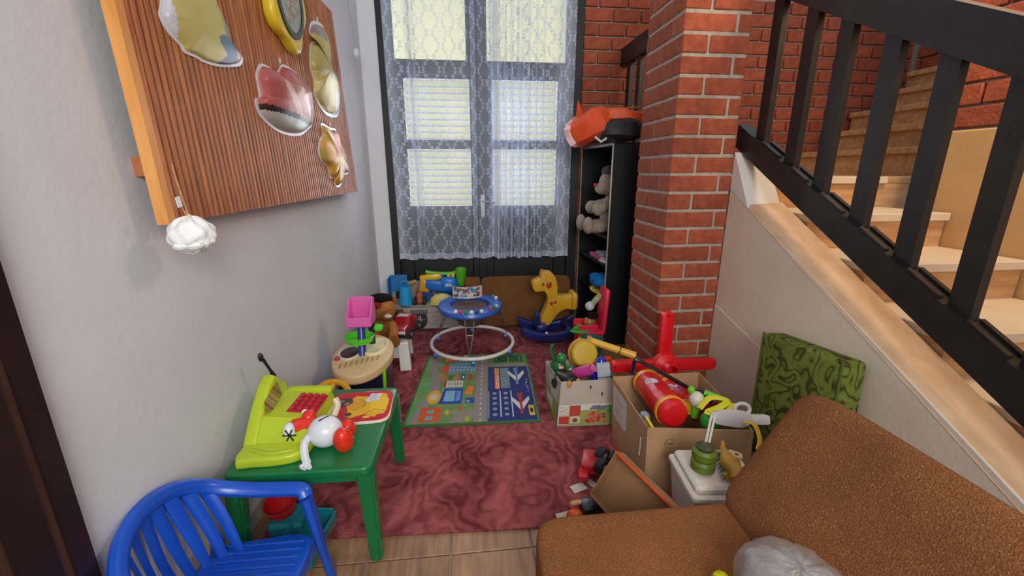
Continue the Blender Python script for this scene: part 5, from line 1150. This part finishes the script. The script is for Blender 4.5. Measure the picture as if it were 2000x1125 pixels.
MB().box((.04, 0, .05), (.11, .07, .06), .012, seg=2).obj('body', plastic('17171a'), fg); MB().cyl((.09, 0, .045), (.10, 0, .045), .034).obj('end_cap', plastic('1d1d20'), fg); MB().box((.098, -.0, .066), (.004, .008, .04)).obj('mark', plastic('d8d4ce'), fg)
MB().ell((-.045, -.01, .04), (.036, .03, .028), fn=crump(3)).obj('crest', plastic('d8581f'), fg); MB().box((-.03, .02, .075), (.05, .02, .016), .005).obj('beak', plastic('c8a070'), fg)

# ---------------------------------------------------------------- green cushion, sofa, bag
gc = thing('foam_cushion', 'green figured fabric foam cushion leaning on the stair wall', 'cushion', (1.42, 1.50, .1), rot=(R(-6), R(4), 0))
MB().box((0, 0, .28), (.115, .44, .60), .02, seg=3).obj('cover', M_GREENFAB, gc); 
for s in (-1, 1): MB().tube([(-.052, s * .216, -.02 + .6 * k / 8) for k in range(9)], .006, 6).obj('piping', mat('olive_piping', '4f5a20', .9), gc)
sf = thing('sofa', 'brown speckled boucle sofa corner with sloping backrest', 'sofa', (.55, .45, 0))
MB().ell((-.0, .0, .27), (.375, .635, .10), .16, .16, 64, 28).obj('seat_cushion', M_SOFA, sf, smooth=60)
MB().box((.02, -.02, .10), (.66, 1.18, .18), .01).obj('base', mat('dark_sofa_base', '3a2416', .8), sf)
MBK = T(.43, -.0, .52) @ RY(31.5)
MB().ell((0, -.0, 0), (.085, .655, .245), .22, .22, 64, 28, M=MBK).obj('backrest', M_SOFA, sf, smooth=60)
for y in (-.45, .5):
    for x in (-.28, .3): MB().cyl((x, y, 0), (x, y, .02), .025).obj('foot', MATS['black_rubber'], sf)
bgp = thing('plastic_bag', 'crumpled translucent plastic bag of grey wool on the sofa', 'bag', (.745, .70, .372))
def make_film():
    m, nt, p, N, L = nodes('plastic_film')
    tr = N('ShaderNodeBsdfTransparent'); g = N('ShaderNodeBsdfPrincipled'); a = N('ShaderNodeMixShader'); a.inputs[0].default_value = .38; g.inputs['Base Color'].default_value = (*hx('b9b3ad'), 1); g.inputs['Roughness'].default_value = .22
    L(tr.outputs[0], a.inputs[1]); L(g.outputs[0], a.inputs[2]); L(a.outputs[0], nt.nodes['Material Output'].inputs[0]); return m
def wool(v):
    a = math.atan2(v.y, v.x); return v * (1 + .05 * math.sin(7 * a + 20 * v.z) + .035 * math.sin(17 * a - 40 * v.z))
MB().ell((0, 0, .065), (.105, .12, .07), .9, 1, 64, 32, fn=wool).obj('wool', mat('grey_wool', '8f8c94', .95, .45, 26, bump=.9, bscale=45, spec=.1, detail=6), bgp, smooth=80)
MB().ell((0, 0, .068), (.125, .14, .083), .9, 1, 64, 32, fn=lambda v: v * (1 + .018 * math.sin(9 * math.atan2(v.y, v.x) + 30 * v.z) + .012 * math.sin(23 * math.atan2(v.y, v.x)))).obj('film', make_film(), bgp, smooth=80)
t = toy('yarn_ball', 'small bright yellow fluffy ball beside the plastic bag', 'yarn ball', (.62, .79, .372)); MB().ell((0, 0, .022), .022, nu=24, nv=14, fn=lambda v: v * (1 + .1 * math.sin(9 * math.atan2(v.y, v.x)) * math.sin(v.z * 300))).obj('ball', plush('c9c21c'), t); MB().tube([(.0, .018, .012), (.02, .03, .003), (.04, .028, .003)], .002, 6).obj('loose_end', plush('c9c21c'), t)
